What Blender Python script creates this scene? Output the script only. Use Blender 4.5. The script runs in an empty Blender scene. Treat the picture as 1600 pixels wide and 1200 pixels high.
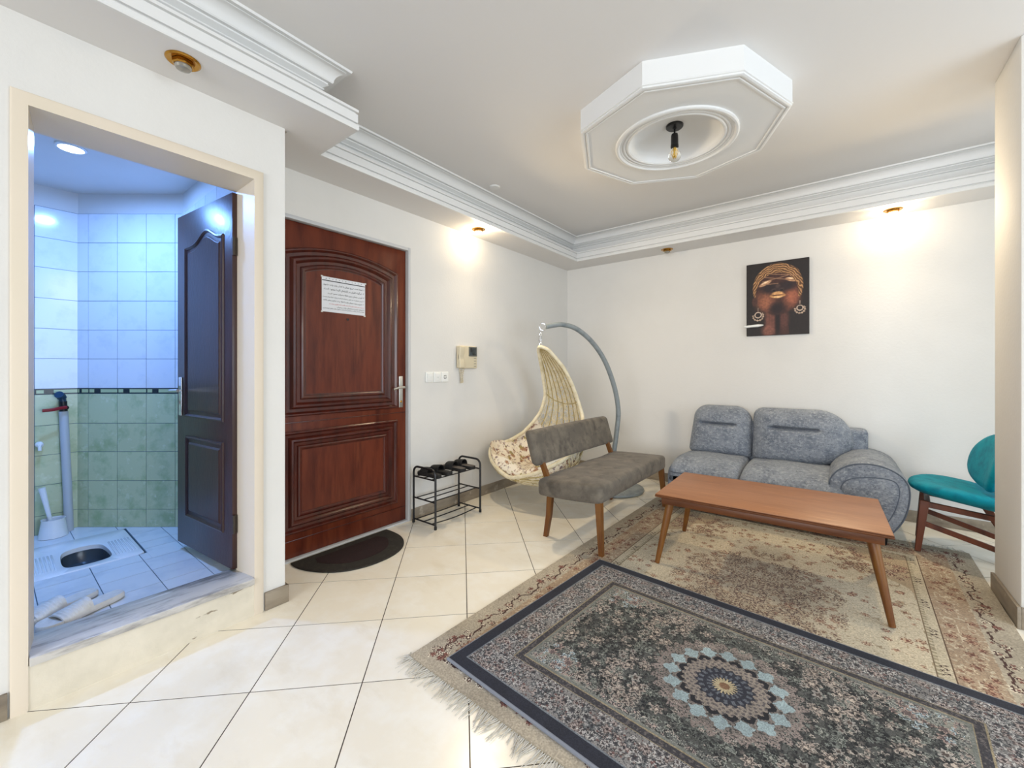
import bpy, bmesh, math, random
import numpy as np
from mathutils import Vector, Matrix

random.seed(7)
rng = np.random.default_rng(11)
SC = bpy.context.scene
COL = SC.collection
PI = math.pi

# ------------------------------------------------------------------ camera, light, exposure
cam_data = bpy.data.cameras.new('camera')
cam_data.sensor_width = 36.0
cam_data.lens = 36.0 * 648.0 / 1600.0
cam_data.shift_y = -22.0 / 1600.0
cam_data.clip_start = 0.02
cam = bpy.data.objects.new('camera', cam_data)
cam.location = (2.645, -4.481, 1.186)
cam.rotation_euler = (PI / 2, 0, math.radians(38.15))
COL.objects.link(cam)
SC.camera = cam

world = bpy.data.worlds.new('daylight')
SC.world = world
world.use_nodes = True
world.node_tree.nodes['Background'].inputs[0].default_value = (0.70, 0.82, 1.0, 1)
world.node_tree.nodes['Background'].inputs[1].default_value = 1.0


def area(name, loc, direction, sx, sy, power, color, shape='RECTANGLE', spread=PI):
    d = bpy.data.lights.new(name, 'AREA')
    d.shape = shape
    d.size = sx
    d.size_y = sy
    d.energy = power
    d.color = color
    d.spread = spread
    o = bpy.data.objects.new(name, d)
    o.location = loc
    o.rotation_euler = Vector(direction).to_track_quat('-Z', 'Y').to_euler()
    COL.objects.link(o)
    return o


# daylight through the windows of the room behind the photographer and on the right
area('window_daylight_front', (2.9, -9.30, 1.55), (-0.05, 1, -0.02), 4.2, 1.9, 185, (0.95, 0.97, 1.0))
area('window_daylight_side', (6.05, -2.9, 1.5), (-1, 0.05, -0.03), 3.0, 1.9, 78, (0.74, 0.87, 1.0))
# warm fill light added to brighten the room, unseen, right of the view
lp = bpy.data.lights.new('added_fill_light', 'POINT')
lp.energy = 13
lp.color = (1.0, 0.93, 0.82)
lp.shadow_soft_size = 0.22
lo_ = bpy.data.objects.new('added_fill_light', lp)
lo_.location = (3.9, -3.7, 2.40)
COL.objects.link(lo_)
# ceiling light of the bathroom
area('bathroom_glow', (-0.50, -4.2, 2.325), (0, 0, -1), 0.10, 0.10, 19, (0.19, 0.41, 1.0), 'DISK')
DOWNLIGHT_WATT = 58.0
DOWNLIGHT_SPILL = 2.6
DOWNLIGHT_COLOR = (1.0, 0.80, 0.53)

vs = SC.view_settings
vs.view_transform = 'Standard'
vs.look = 'None'
vs.exposure = 0.25
vs.gamma = 1.0
vs.use_curve_mapping = False


# ------------------------------------------------------------------ helpers
def lin(c):
    c = c / 255.0
    return c / 12.92 if c <= 0.04045 else ((c + 0.055) / 1.055) ** 2.4


def S(r, g, b):
    return (lin(r), lin(g), lin(b), 1.0)


MATS = {}


def mat(name, base, rough=0.5, metal=0.0, spots=(), bump=None, coat=0.0, emit=None, spec=0.5, rnd=0.0,
        transmission=0.0, ior=1.45, attr=None, rough_noise=None, sheen=0.0, alpha=1.0):
    """spots: (color, scale, lo, hi, stretch[, detail[, kind]]) mixed over the base by a noise / voronoi mask."""
    if name in MATS:
        return MATS[name]
    m = bpy.data.materials.new(name)
    m.use_nodes = True
    nt = m.node_tree
    N, LK = nt.nodes, nt.links
    p = N['Principled BSDF']
    p.inputs['Roughness'].default_value = rough
    p.inputs['Metallic'].default_value = metal
    p.inputs['Specular IOR Level'].default_value = spec
    p.inputs['IOR'].default_value = ior
    p.inputs['Coat Weight'].default_value = coat
    p.inputs['Coat Roughness'].default_value = 0.12
    p.inputs['Transmission Weight'].default_value = transmission
    p.inputs['Sheen Weight'].default_value = sheen
    if emit:
        p.inputs['Emission Color'].default_value = emit[0]
        p.inputs['Emission Strength'].default_value = emit[1]
    tc = N.new('ShaderNodeTexCoord')
    src = tc.outputs['Object']
    if rnd:
        oi = N.new('ShaderNodeObjectInfo')
        ad = N.new('ShaderNodeVectorMath')
        ad.operation = 'ADD'
        sc = N.new('ShaderNodeMath')
        sc.operation = 'MULTIPLY'
        sc.inputs[1].default_value = 37.0
        LK.new(oi.outputs['Random'], sc.inputs[0])
        LK.new(src, ad.inputs[0])
        LK.new(sc.outputs[0], ad.inputs[1])
        src = ad.outputs[0]
    col = None

    def noise(scale, stretch, detail, kind):
        mp = N.new('ShaderNodeMapping')
        mp.inputs['Scale'].default_value = stretch
        LK.new(src, mp.inputs[0])
        if kind == 'voronoi':
            t = N.new('ShaderNodeTexVoronoi')
            t.inputs['Scale'].default_value = scale
            LK.new(mp.outputs[0], t.inputs['Vector'])
            return t.outputs['Distance']
        t = N.new('ShaderNodeTexNoise')
        t.inputs['Scale'].default_value = scale
        t.inputs['Detail'].default_value = detail
        t.inputs['Roughness'].default_value = 0.6
        LK.new(mp.outputs[0], t.inputs['Vector'])
        return t.outputs[0]

    if attr:
        a = N.new('ShaderNodeAttribute')
        a.attribute_name = attr
        col = a.outputs['Color']
    for sp in spots:
        c2, scale, lo, hi, stretch = sp[:5]
        detail = sp[5] if len(sp) > 5 else 4.0
        kind = sp[6] if len(sp) > 6 else 'noise'
        amount = sp[7] if len(sp) > 7 else 1.0
        f = noise(scale, stretch, detail, kind)
        mr = N.new('ShaderNodeMapRange')
        mr.inputs['From Min'].default_value = lo
        mr.inputs['From Max'].default_value = hi
        mr.inputs['To Max'].default_value = amount
        LK.new(f, mr.inputs['Value'])
        mx = N.new('ShaderNodeMix')
        mx.data_type = 'RGBA'
        LK.new(mr.outputs[0], mx.inputs[0])
        if col is None:
            mx.inputs[6].default_value = base
        else:
            LK.new(col, mx.inputs[6])
        mx.inputs[7].default_value = c2
        col = mx.outputs[2]
    if rnd:
        hv = N.new('ShaderNodeHueSaturation')
        mr = N.new('ShaderNodeMapRange')
        mr.inputs['To Min'].default_value = 1.0 - rnd
        mr.inputs['To Max'].default_value = 1.0 + rnd
        LK.new(oi.outputs['Random'], mr.inputs['Value'])
        LK.new(mr.outputs[0], hv.inputs['Value'])
        if col is None:
            hv.inputs['Color'].default_value = base
        else:
            LK.new(col, hv.inputs['Color'])
        col = hv.outputs[0]
    if col is None:
        p.inputs['Base Color'].default_value = base
    else:
        LK.new(col, p.inputs['Base Color'])
    if rough_noise:
        f = noise(rough_noise[0], (1, 1, 1), 3, 'noise')
        mr = N.new('ShaderNodeMapRange')
        mr.inputs['From Min'].default_value = 0.3
        mr.inputs['From Max'].default_value = 0.7
        mr.inputs['To Min'].default_value = rough_noise[1]
        mr.inputs['To Max'].default_value = rough_noise[2]
        LK.new(f, mr.inputs['Value'])
        LK.new(mr.outputs[0], p.inputs['Roughness'])
    if bump:
        scale, strength, stretch = bump[:3]
        f = noise(scale, stretch, 4.0, bump[3] if len(bump) > 3 else 'noise')
        b = N.new('ShaderNodeBump')
        b.inputs['Strength'].default_value = strength
        b.inputs['Distance'].default_value = 0.01
        LK.new(f, b.inputs['Height'])
        LK.new(b.outputs[0], p.inputs['Normal'])
    MATS[name] = m
    return m


def tag(o, label=None, cat=None, group=None, kind=None):
    if label:
        o['label'] = label
    if cat:
        o['category'] = cat
    if group:
        o['group'] = group
    if kind:
        o['kind'] = kind
    return o


def thing(name, loc, label, cat, group=None):
    o = bpy.data.objects.new(name, None)
    o.empty_display_size = 0.05
    o.location = loc
    COL.objects.link(o)
    return tag(o, label, cat, group)


def wloc(o):
    v = Vector(o.location)
    while o.parent:
        o = o.parent
        v = v + Vector(o.location)
    return v


def obj(name, bm, m, parent=None, smooth=35, label=None, kind=None, recentre=True):
    """link a bmesh given in world coordinates as ONE mesh object, its origin at its base (or its parent's)."""
    me = bpy.data.meshes.new(name)
    if isinstance(bm, bmesh.types.BMesh):
        bmesh.ops.recalc_face_normals(bm, faces=bm.faces[:])
        bm.to_mesh(me)
        bm.free()
    else:
        me = bm
    if smooth:
        me.polygons.foreach_set('use_smooth', [True] * len(me.polygons))
        me.set_sharp_from_angle(angle=math.radians(smooth))
    o = bpy.data.objects.new(name, me)
    COL.objects.link(o)
    if m:
        me.materials.append(m)
    if len(me.vertices):
        co = np.empty(len(me.vertices) * 3, dtype=np.float32)
        me.vertices.foreach_get('co', co)
        co = co.reshape(-1, 3)
        if kind == 'structure' and parent is None:
            base = Vector((0, 0, 0))
        else:
            lo, hi = co.min(0), co.max(0)
            base = Vector(((lo[0] + hi[0]) / 2, (lo[1] + hi[1]) / 2, lo[2]))
        me.transform(Matrix.Translation(-base))
        if parent is not None:
            o.parent = parent
            o.location = base - wloc(parent)
        else:
            o.location = base
    if label:
        o['label'] = label
    if kind:
        o['kind'] = kind
    return o


def BM():
    return bmesh.new()


def struct(name, bm, m, parent=None, smooth=35):
    return obj(name, bm, m, parent, smooth, kind='structure')


def add_box(bm, x0, x1, y0, y1, z0, z1, mtx=None, bevel=0.0, seg=2):
    vs_ = [Vector((x, y, z)) for x in (x0, x1) for y in (y0, y1) for z in (z0, z1)]
    if mtx:
        vs_ = [mtx @ v for v in vs_]
    v = [bm.verts.new(p) for p in vs_]
    fs = []
    for idx in ((0, 1, 3, 2), (4, 6, 7, 5), (0, 4, 5, 1), (2, 3, 7, 6), (0, 2, 6, 4), (1, 5, 7, 3)):
        fs.append(bm.faces.new([v[i] for i in idx]))
    if bevel:
        es = set()
        for f in fs:
            es.update(f.edges)
        bmesh.ops.bevel(bm, geom=list(es), offset=bevel, segments=seg, affect='EDGES', profile=0.5)
    return bm


def add_prism(bm, lower, upper):
    a = [bm.verts.new(p) for p in lower]
    b = [bm.verts.new(p) for p in upper]
    n = len(a)
    bm.faces.new(a[::-1])
    bm.faces.new(b)
    for i in range(n):
        j = (i + 1) % n
        bm.faces.new((a[i], a[j], b[j], b[i]))
    return bm


def add_grid(bm, rows, cu=False, cv=False, flip=False):
    g = [[bm.verts.new(p) for p in r] for r in rows]
    m, n = len(g), len(g[0])
    for i in range(m if cu else m - 1):
        for j in range(n if cv else n - 1):
            q = (g[i][j], g[(i + 1) % m][j], g[(i + 1) % m][(j + 1) % n], g[i][(j + 1) % n])
            try:
                bm.faces.new(q if not flip else q[::-1])
            except ValueError:
                pass
    return g


def add_tube(bm, pts, r, n=8, closed=False, caps=True, squash=1.0):
    pts = [Vector(p) for p in pts]
    k = len(pts)
    rad = r if isinstance(r, (list, tuple)) else [r] * k
    tang = []
    for i in range(k):
        if closed:
            t = pts[(i + 1) % k] - pts[i - 1]
        else:
            t = pts[min(i + 1, k - 1)] - pts[max(i - 1, 0)]
        tang.append(t.normalized())
    ref = Vector((0, 0, 1)) if abs(tang[0].z) < 0.9 else Vector((1, 0, 0))
    u = (ref - tang[0] * ref.dot(tang[0])).normalized()
    rows = []
    for i in range(k):
        u = (u - tang[i] * u.dot(tang[i]))
        u = u.normalized() if u.length > 1e-6 else tang[i].orthogonal().normalized()
        w = tang[i].cross(u)
        rows.append([pts[i] + u * (math.cos(2 * PI * j / n) * rad[i]) + w * (math.sin(2 * PI * j / n) * rad[i] * squash)
                     for j in range(n)])
    g = add_grid(bm, rows, cu=closed, cv=True)
    if caps and not closed:
        bm.faces.new(g[0][::-1])
        bm.faces.new(g[-1])
    return bm


def add_lathe(bm, prof, mtx=None, n=32, cap0=True, cap1=True, phase=0.0):
    """prof: (radius, z) from one end to the other."""
    mtx = mtx or Matrix.Identity(4)
    rows = []
    for r_, z_ in prof:
        rows.append([mtx @ Vector((r_ * math.cos(2 * PI * j / n + phase), r_ * math.sin(2 * PI * j / n + phase), z_)) for j in range(n)])
    g = add_grid(bm, rows, cv=True)
    if cap0:
        bm.faces.new(g[0][::-1])
    if cap1:
        bm.faces.new(g[-1])
    return bm


def catmull(pts, n=8, closed=False):
    P = [np.array(p, float) for p in pts]
    k = len(P)
    out = []
    for i in range(k if closed else k - 1):
        p1, p2 = P[i], P[(i + 1) % k]
        p0 = P[i - 1] if (closed or i > 0) else 2 * p1 - p2
        p3 = P[(i + 2) % k] if (closed or i + 2 < k) else 2 * p2 - p1
        for j in range(n):
            t = j / n
            out.append(0.5 * (2 * p1 + (p2 - p0) * t + (2 * p0 - 5 * p1 + 4 * p2 - p3) * t * t + (3 * p1 - p0 - 3 * p2 + p3) * t ** 3))
    if not closed:
        out.append(P[-1])
    return out


def offset_path(path, off, closed):
    """shift a 2-D path to its right by off, mitred."""
    n = len(path)
    out = []
    for i in range(n):
        p = Vector(path[i])
        nr = []
        if closed or i > 0:
            d = (p - Vector(path[i - 1])).normalized()
            nr.append(Vector((d.y, -d.x)))
        if closed or i < n - 1:
            d = (Vector(path[(i + 1) % n]) - p).normalized()
            nr.append(Vector((d.y, -d.x)))
        if len(nr) == 2:
            m = (nr[0] + nr[1]) / (1 + nr[0].dot(nr[1]))
        else:
            m = nr[0]
        out.append(p + m * off)
    return out


def add_sweep(bm, path, prof, to3d, closed=False):
    """prof: (offset to the right, height); to3d(u, v, h)."""
    rows = []
    for off, hgt in prof:
        rows.append([to3d(q.x, q.y, hgt) for q in offset_path(path, off, closed)])
    add_grid(bm, rows, cv=closed)
    return rows[-1]


def add_sweep_fn(bm, path_fn, prof, to3d):
    """closed sweep whose outline is rebuilt for every inset: path_fn(inset) -> same number of points."""
    rows = [[to3d(q[0], q[1], hgt) for q in path_fn(off)] for off, hgt in prof]
    add_grid(bm, rows, cv=True)
    return rows[-1]


def add_pillow(bm, x0, x1, y0, y1, z0, z1, r, crown=0.0, n=9, deform=None, mtx=None):
    c = Vector(((x0 + x1) / 2, (y0 + y1) / 2, (z0 + z1) / 2))
    hf = Vector(((x1 - x0) / 2, (y1 - y0) / 2, (z1 - z0) / 2))
    r = min(r, hf.x, hf.y, hf.z)

    def ticks(h):
        e = [-h + r * (1 - math.cos(a)) for a in (0, .4, .8, 1.2, PI / 2)]
        inner = [-h + r + (2 * h - 2 * r) * i / n for i in range(1, n)]
        return e + inner + [-q for q in e[::-1]]
    T = [ticks(hf.x), ticks(hf.y), ticks(hf.z)]
    cache = {}

    def vert(i, j, k):
        key = (i, j, k)
        if key in cache:
            return cache[key]
        p = Vector((T[0][i], T[1][j], T[2][k]))
        core = Vector([max(-hf[a] + r, min(hf[a] - r, p[a])) for a in range(3)])
        d = p - core
        q = core + d.normalized() * r if d.length > 1e-9 else p
        if crown:
            fx = 1 - (q.x / hf.x) ** 2
            fy = 1 - (q.y / hf.y) ** 2
            q.z += crown * max(0, fx) ** .6 * max(0, fy) ** .6 * (1 if q.z > 0 else 0.0) * min(1, abs(q.z) / (hf.z * .5))
        w = q + c
        if deform:
            w = deform(w)
        if mtx:
            w = mtx @ w
        cache[key] = bm.verts.new(w)
        return cache[key]
    nx, ny, nz = len(T[0]) - 1, len(T[1]) - 1, len(T[2]) - 1
    for i in range(nx):
        for j in range(ny):
            for k in (0, nz):
                bm.faces.new((vert(i, j, k), vert(i + 1, j, k), vert(i + 1, j + 1, k), vert(i, j + 1, k)))
    for i in range(nx):
        for k in range(nz):
            for j in (0, ny):
                bm.faces.new((vert(i, j, k), vert(i + 1, j, k), vert(i + 1, j, k + 1), vert(i, j, k + 1)))
    for j in range(ny):
        for k in range(nz):
            for i in (0, nx):
                bm.faces.new((vert(i, j, k), vert(i, j + 1, k), vert(i, j + 1, k + 1), vert(i, j, k + 1)))
    return bm


def add_puff(bm, outline, levels, to3d, cap0=True):
    """loops of an outline pulled in towards its centre: levels = (inset, height); inset None closes at the centre."""
    P = [np.array(p, float) for p in outline]
    c = sum(P) / len(P)
    rows = []
    last = None
    for inset, h in levels:
        if inset is None:
            last = h
            break
        row = []
        for p in P:
            d = p - c
            L = np.linalg.norm(d)
            q = c + d * (max(0.02, 1 - inset / L) if inset >= 0 else (1 - inset / L))
            row.append(to3d(q[0], q[1], h))
        rows.append(row)
    g = add_grid(bm, rows, cv=True)
    if cap0:
        bm.faces.new(g[0][::-1])
    if last is None:
        bm.faces.new(g[-1])
    else:
        ce = bm.verts.new(to3d(c[0], c[1], last))
        k = len(P)
        for i in range(k):
            bm.faces.new((g[-1][i], g[-1][(i + 1) % k], ce))
    return bm


def painted(name, img, x_of, m, attr='print'):
    """a flat printed/woven sheet: img (ny, nx, 3) in linear colour, one quad per sample; x_of(grid u, v) -> xyz arrays."""
    ny, nx = img.shape[:2]
    uu, vv = np.meshgrid(np.linspace(0, 1, nx + 1), np.linspace(0, 1, ny + 1))
    X, Y, Z = x_of(uu, vv)
    co = np.stack([X, Y, Z], -1).reshape(-1, 3).astype(np.float32)
    i = np.arange(nx)[None, :] + np.arange(ny)[:, None] * (nx + 1)
    q = np.stack([i, i + 1, i + nx + 2, i + nx + 1], -1).reshape(-1, 4).astype(np.int32)
    me = bpy.data.meshes.new(name)
    me.vertices.add(len(co))
    me.vertices.foreach_set('co', co.ravel())
    me.loops.add(q.size)
    me.loops.foreach_set('vertex_index', q.ravel())
    me.polygons.add(len(q))
    me.polygons.foreach_set('loop_start', np.arange(0, q.size, 4, dtype=np.int32))
    me.update(calc_edges=True)
    a = me.color_attributes.new(attr, 'FLOAT_COLOR', 'CORNER')
    c = np.ones((len(q), 4, 4), np.float32)
    c[:, :, :3] = img.reshape(-1, 1, 3)
    a.data.foreach_set('color', c.ravel())
    return me


# ------------------------------------------------------------------ materials
plaster = mat('wall_plaster', (0.73, 0.715, 0.68, 1), 0.75,
              spots=[((0.69, 0.675, 0.64, 1), 1.3, 0.45, 0.75, (1, 1, 1))], bump=(55, 0.10, (1, 1, 1)))
ceiling_m = mat('ceiling_paint', (0.74, 0.725, 0.71, 1), 0.8, bump=(40, 0.05, (1, 1, 1)))
moulding_m = mat('moulding_paint', (0.74, 0.74, 0.725, 1), 0.5)
cream_m = mat('frame_cream_paint', (0.72, 0.63, 0.51, 1), 0.4, spots=[((0.70, 0.62, 0.49, 1), 3, 0.45, 0.7, (1, 1, .3))])
riser_m = mat('worn_cream_plaster', (0.74, 0.675, 0.55, 1), 0.6,
              spots=[((0.60, 0.55, 0.44, 1), 4, 0.45, 0.75, (1, 1, 1)), ((0.28, 0.23, 0.16, 1), 9, 0.64, 0.665, (.6, .6, 1.6), 5)],
              bump=(30, .2, (1, 1, 1)))
baseboard_m = mat('baseboard_stone', S(150, 138, 120), 0.4,
                  spots=[(S(118, 106, 92), 7, 0.4, 0.7, (1, .5, 2), 6), (S(190, 178, 160), 14, 0.6, 0.75, (1, 1, 1), 5)])
tile_m = mat('floor_tile_marble', S(240, 232, 214), 0.22, rnd=0.02,
             spots=[(S(244, 239, 226), 6, 0.45, 0.65, (1, 1, 1), 8), (S(228, 217, 194), 4, 0.55, 0.85, (1, 2.2, 1), 8)])
grout_m = mat('floor_grout', S(70, 58, 44), 0.9)
bath_tile_m = mat('bathroom_tile_white', S(226, 230, 236), 0.12, rnd=0.02, spots=[(S(212, 218, 228), 9, 0.5, 0.75, (1, 1, 1))])
bath_green_m = mat('bathroom_tile_green', S(196, 202, 160), 0.18, rnd=0.03,
                   spots=[(S(164, 180, 134), 9, 0.48, 0.68, (1, 1, 1), 6), (S(212, 216, 182), 20, 0.58, 0.75, (1, 1, 1), 4)])
bath_border_m = mat('bathroom_border_pale', S(182, 196, 150), 0.2)
bath_dark_m = mat('bathroom_border_dark', S(42, 50, 52), 0.2)
bath_grout_m = mat('bathroom_grout', S(90, 110, 122), 0.9)
bath_floor_m = mat('bathroom_floor_tile', S(226, 230, 234), 0.16, rnd=0.02, spots=[(S(205, 212, 220), 6, 0.5, 0.75, (1, 1, 1))])
marble_m = mat('grey_marble', S(196, 192, 186), 0.25,
               spots=[(S(120, 118, 116), 6, 0.5, 0.66, (2.2, .5, 2), 8), (S(226, 224, 220), 9, 0.58, 0.7, (2, .4, 2), 6)])
mahogany = mat('mahogany_varnish', S(104, 46, 26), 0.42, coat=0.12, spec=.3,
               spots=[(S(70, 24, 12), 5, 0.42, 0.72, (3, 3, .5), 6), (S(124, 62, 36), 3.5, 0.55, 0.8, (2.5, 2.5, .35), 5), (S(40, 14, 10), 2.4, 0.70, 0.78, (2, 2, 1.4), 3)])
mahogany_dark = mat('mahogany_moulding', S(80, 28, 16), 0.30, coat=0.3,
                    spots=[(S(48, 13, 9), 6, 0.42, 0.72, (3, 3, .6), 6)])
dark_wood = mat('dark_brown_varnish', S(60, 36, 30), 0.34, coat=0.1,
                spots=[(S(46, 28, 25), 8, 0.42, 0.7, (4, 4, .4), 6)], bump=(120, .12, (1, 1, .25)))
steel = mat('brushed_steel', (0.62, 0.60, 0.56, 1), 0.3, 1.0)
chrome = mat('chrome', (0.8, 0.8, 0.8, 1), 0.12, 1.0)
brass = mat('brass', S(178, 132, 58), 0.22, 1.0)
black_metal = mat('black_enamel', S(20, 20, 22), 0.35)
black_rubber = mat('black_rubber', S(26, 25, 24), 0.7, bump=(160, .3, (1, 1, 1)))
mat_rubber = mat('doormat_rubber', S(42, 39, 34), 0.85, spots=[(S(58, 54, 46), 40, .5, .7, (1, 1, 1))], bump=(120, .6, (1, 1, 1)))
mat_pile = mat('doormat_pile', S(40, 22, 22), 0.95, spots=[(S(54, 30, 28), 60, .5, .7, (1, 1, 1))], bump=(200, .7, (1, 1, 1)))
suede = mat('taupe_suede', S(94, 87, 77), 0.85, sheen=.1,
            spots=[(S(120, 111, 98), 8, 0.44, 0.72, (1, 1, 1), 8), (S(72, 66, 58), 13, 0.50, 0.72, (1, 1, 1), 7)], bump=(90, .15, (1, 1, 1)))
leg_wood = mat('walnut_legs', S(116, 74, 28), 0.38, spots=[(S(92, 50, 22), 10, .42, .7, (3, 3, .4), 5)])
table_wood = mat('table_veneer', S(158, 106, 68), 0.42, spots=[(S(144, 94, 60), 5, .45, .72, (.6, 4, 5), 6), (S(178, 122, 80), 14, .55, .75, (.4, 4, 4), 5)])
table_edge = mat('table_solid_wood', S(104, 60, 30), 0.36, spots=[(S(82, 45, 22), 8, .42, .7, (.6, 4, 3), 5)])
sofa_m = mat('blue_grey_chenille', S(130, 137, 147), 0.9, sheen=.1,
             spots=[(S(100, 108, 121), 9, .44, .66, (1, 1, 1.5), 12), (S(160, 166, 172), 46, .48, .70, (1, 1, 1.4), 8), (S(70, 76, 88), 95, .55, .70, (1, 1, 1.6), 6)],
             bump=(130, .35, (1, 1, 1)))
teal_m = mat('teal_fabric', S(0, 142, 162), 0.65, spec=.25, spots=[(S(0, 112, 134), 14, .45, .7, (1, 1, 1), 6)], bump=(150, .2, (1, 1, 1)))
teal_wood = mat('red_walnut', S(98, 48, 26), 0.35, spots=[(S(70, 32, 17), 9, .42, .7, (2, 2, .6), 5)])
rattan = mat('cream_rattan', S(230, 219, 190), 0.55, spots=[(S(208, 194, 156), 20, .45, .7, (1, 1, 1), 4)])
rattan_rib = mat('rattan_rib', S(178, 160, 110), 0.55)
grey_paint = mat('grey_painted_steel', S(136, 144, 146), 0.4, spots=[(S(112, 120, 124), 12, .5, .7, (1, 1, 1))])
floral = mat('floral_cotton', S(236, 226, 206), 0.9,
             spots=[(S(168, 128, 96), 16, .54, .62, (1, 1, 1), 5), (S(132, 74, 56), 21, .58, .64, (1.1, 1, 1), 5),
                    (S(158, 144, 84), 15, .61, .66, (1, 1.2, 1), 4), (S(134, 112, 110), 27, .56, .64, (1, 1, 1.2), 5)], bump=(14, .25, (1, 1, 1)))
white_plastic = mat('white_plastic', S(236, 236, 232), 0.3)
beige_plastic = mat('beige_plastic', S(212, 200, 172), 0.4)
dark_glass = mat('dark_screen', S(38, 42, 44), 0.12, spots=[(S(70, 78, 82), 18, .4, .6, (1, 1, 1))])
ceramic = mat('white_ceramic', S(236, 238, 240), 0.12)
bowl_grey = mat('toilet_bowl_dark', S(70, 78, 84), 0.2)  # inside of the bowl, coloured darker than the pan
pvc = mat('grey_pvc', S(190, 194, 196), 0.4)
blue_plastic = mat('blue_plastic', S(30, 62, 88), 0.35)
red_plastic = mat('red_plastic', S(140, 24, 34), 0.4)
eva = mat('white_foam', S(226, 222, 214), 0.6, spots=[(S(200, 194, 184), 10, .5, .7, (1, 1, 1))])
paper = mat('white_paper', S(224, 226, 230), 0.35)
ink = mat('black_ink', S(30, 30, 34), 0.6)
red_ink = mat('red_ink', S(196, 44, 48), 0.6)
rug_m = mat('woven_rug', (1, 1, 1, 1), 0.95, attr='print', bump=(420, .25, (1, 1, 1)))
print_m = mat('canvas_print', (1, 1, 1, 1), 0.55, attr='print')
fringe_m = mat('rug_fringe', S(190, 185, 174), 0.95)
binding_m = mat('rug_binding', S(128, 132, 140), 0.95, bump=(200, .3, (1, 1, 1)))
canvas_m = mat('canvas_edge', S(20, 17, 17), 0.7)
bulb_glass = mat('clear_bulb_glass', (1, 0.97, 0.9, 1), 0.03, transmission=1.0, ior=1.2)
filament_m = mat('bulb_filament', S(226, 190, 96), 0.3, 0.6)
bulb_off = mat('reflector_bulb_off', S(150, 146, 136), 0.15, 0.3)
bulb_on = mat('reflector_bulb_lit', (1, .85, .55, 1), 0.3, emit=((1.0, .80, .45, 1), 14))
led_m = mat('led_panel_lit', (1, 1, 1, 1), 0.3, emit=((.75, .88, 1.0, 1), 9))

# ------------------------------------------------------------------ the setting
ZS, ZC = 2.42, 2.72           # soffit and ceiling heights
XR, YF = 6.2, -9.5            # far sides of the room
BX, BY = 0.42, -3.53          # face and end of the bathroom wall

# floor: 40 cm tiles laid diagonally
bm = BM()
add_box(bm, -0.2, XR, YF, 0.15, -0.08, -0.0009)
floor = struct('floor', bm, grout_m)
ORG = Vector((2.645, -4.481))
psi = math.radians(38.15)
rvec = Vector((math.cos(psi), math.sin(psi)))
fvec = Vector((-math.sin(psi), math.cos(psi)))
g0 = ORG + rvec * -0.2664 + fvec * 2.4154      # one tile crossing
ta, tb = Vector((math.cos(PI / 4), math.sin(PI / 4))), Vector((-math.sin(PI / 4), math.cos(PI / 4)))


def clip(poly, a, b, c):
    out = []
    for i in range(len(poly)):
        p, q = poly[i], poly[(i + 1) % len(poly)]
        dp, dq = a * p.x + b * p.y - c, a * q.x + b * q.y - c
        if dp >= 0:
            out.append(p)
        if dp * dq < 0:
            out.append(p + (q - p) * (dp / (dp - dq)))
    return out


full_tile = None
T = 0.40
G = 0.0021
tiles = []
for i in range(-14, 15):
    for j in range(-14, 15):
        o = g0 + ta * (i * T) + tb * (j * T)
        quad = [o + ta * G + tb * G, o + ta * (T - G) + tb * G, o + ta * (T - G) + tb * (T - G), o + ta * G + tb * (T - G)]
        poly = quad
        for a, b, c in ((1, 0, 0.0), (-1, 0, -5.2), (0, 1, -5.2), (0, -1, 0.0)):
            poly = clip(poly, a, b, c)
            if len(poly) < 3:
                break
        if len(poly) < 3:
            continue
        ctr = sum(poly, Vector((0, 0))) / len(poly)
        if ctr.x < 0.30 and ctr.y < -3.6:
            continue
        if max(p.x for p in poly) - min(p.x for p in poly) < 0.012:
            continue
        tiles.append((quad, poly, ctr))
for quad, poly, ctr in tiles:
    whole = all((p - q).length < 1e-6 for p, q in zip(quad, poly)) and len(poly) == 4
    if whole and full_tile is not None:
        t = full_tile.copy()
        COL.objects.link(t)
        t.location = (ctr.x, ctr.y, -0.012)
        continue
    bm = BM()
    add_prism(bm, [Vector((p.x, p.y, -0.012)) for p in poly], [Vector((p.x, p.y, 0.0)) for p in poly])
    t = obj('floor_tile', bm, tile_m, floor, smooth=0)
    if whole:
        full_tile = t

# entry wall on the left, with the entry doorway
bm = BM()
W = 0.12
add_box(bm, -W, 0.0, -2.412, 0.0, -0.02, ZC)
add_box(bm, -W, 0.0, BY - 0.02, -2.412, 2.142, ZC)
add_box(bm, -W - .02, -W, BY - 0.02, -2.41, -0.02, 2.2)
struct('wall_left', bm, plaster)
# back wall
bm = BM()
add_box(bm, -W, XR + .1, 0.0, 0.12, -0.02, ZC)
struct('wall_back', bm, plaster)
# wall in front of the bathroom, with its doorway, and the partition beside the entry
bm = BM()
add_box(bm, 0.286, BX, YF, -4.427, -0.02, ZC)
add_box(bm, 0.286, BX, -3.635, BY, -0.02, ZC)
add_box(bm, 0.286, BX, -4.427, -3.635, 2.152, ZC)
add_box(bm, 0.0, 0.286, -3.668, BY, -0.02, ZC)
struct('wall_bathroom', bm, plaster)
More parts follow.
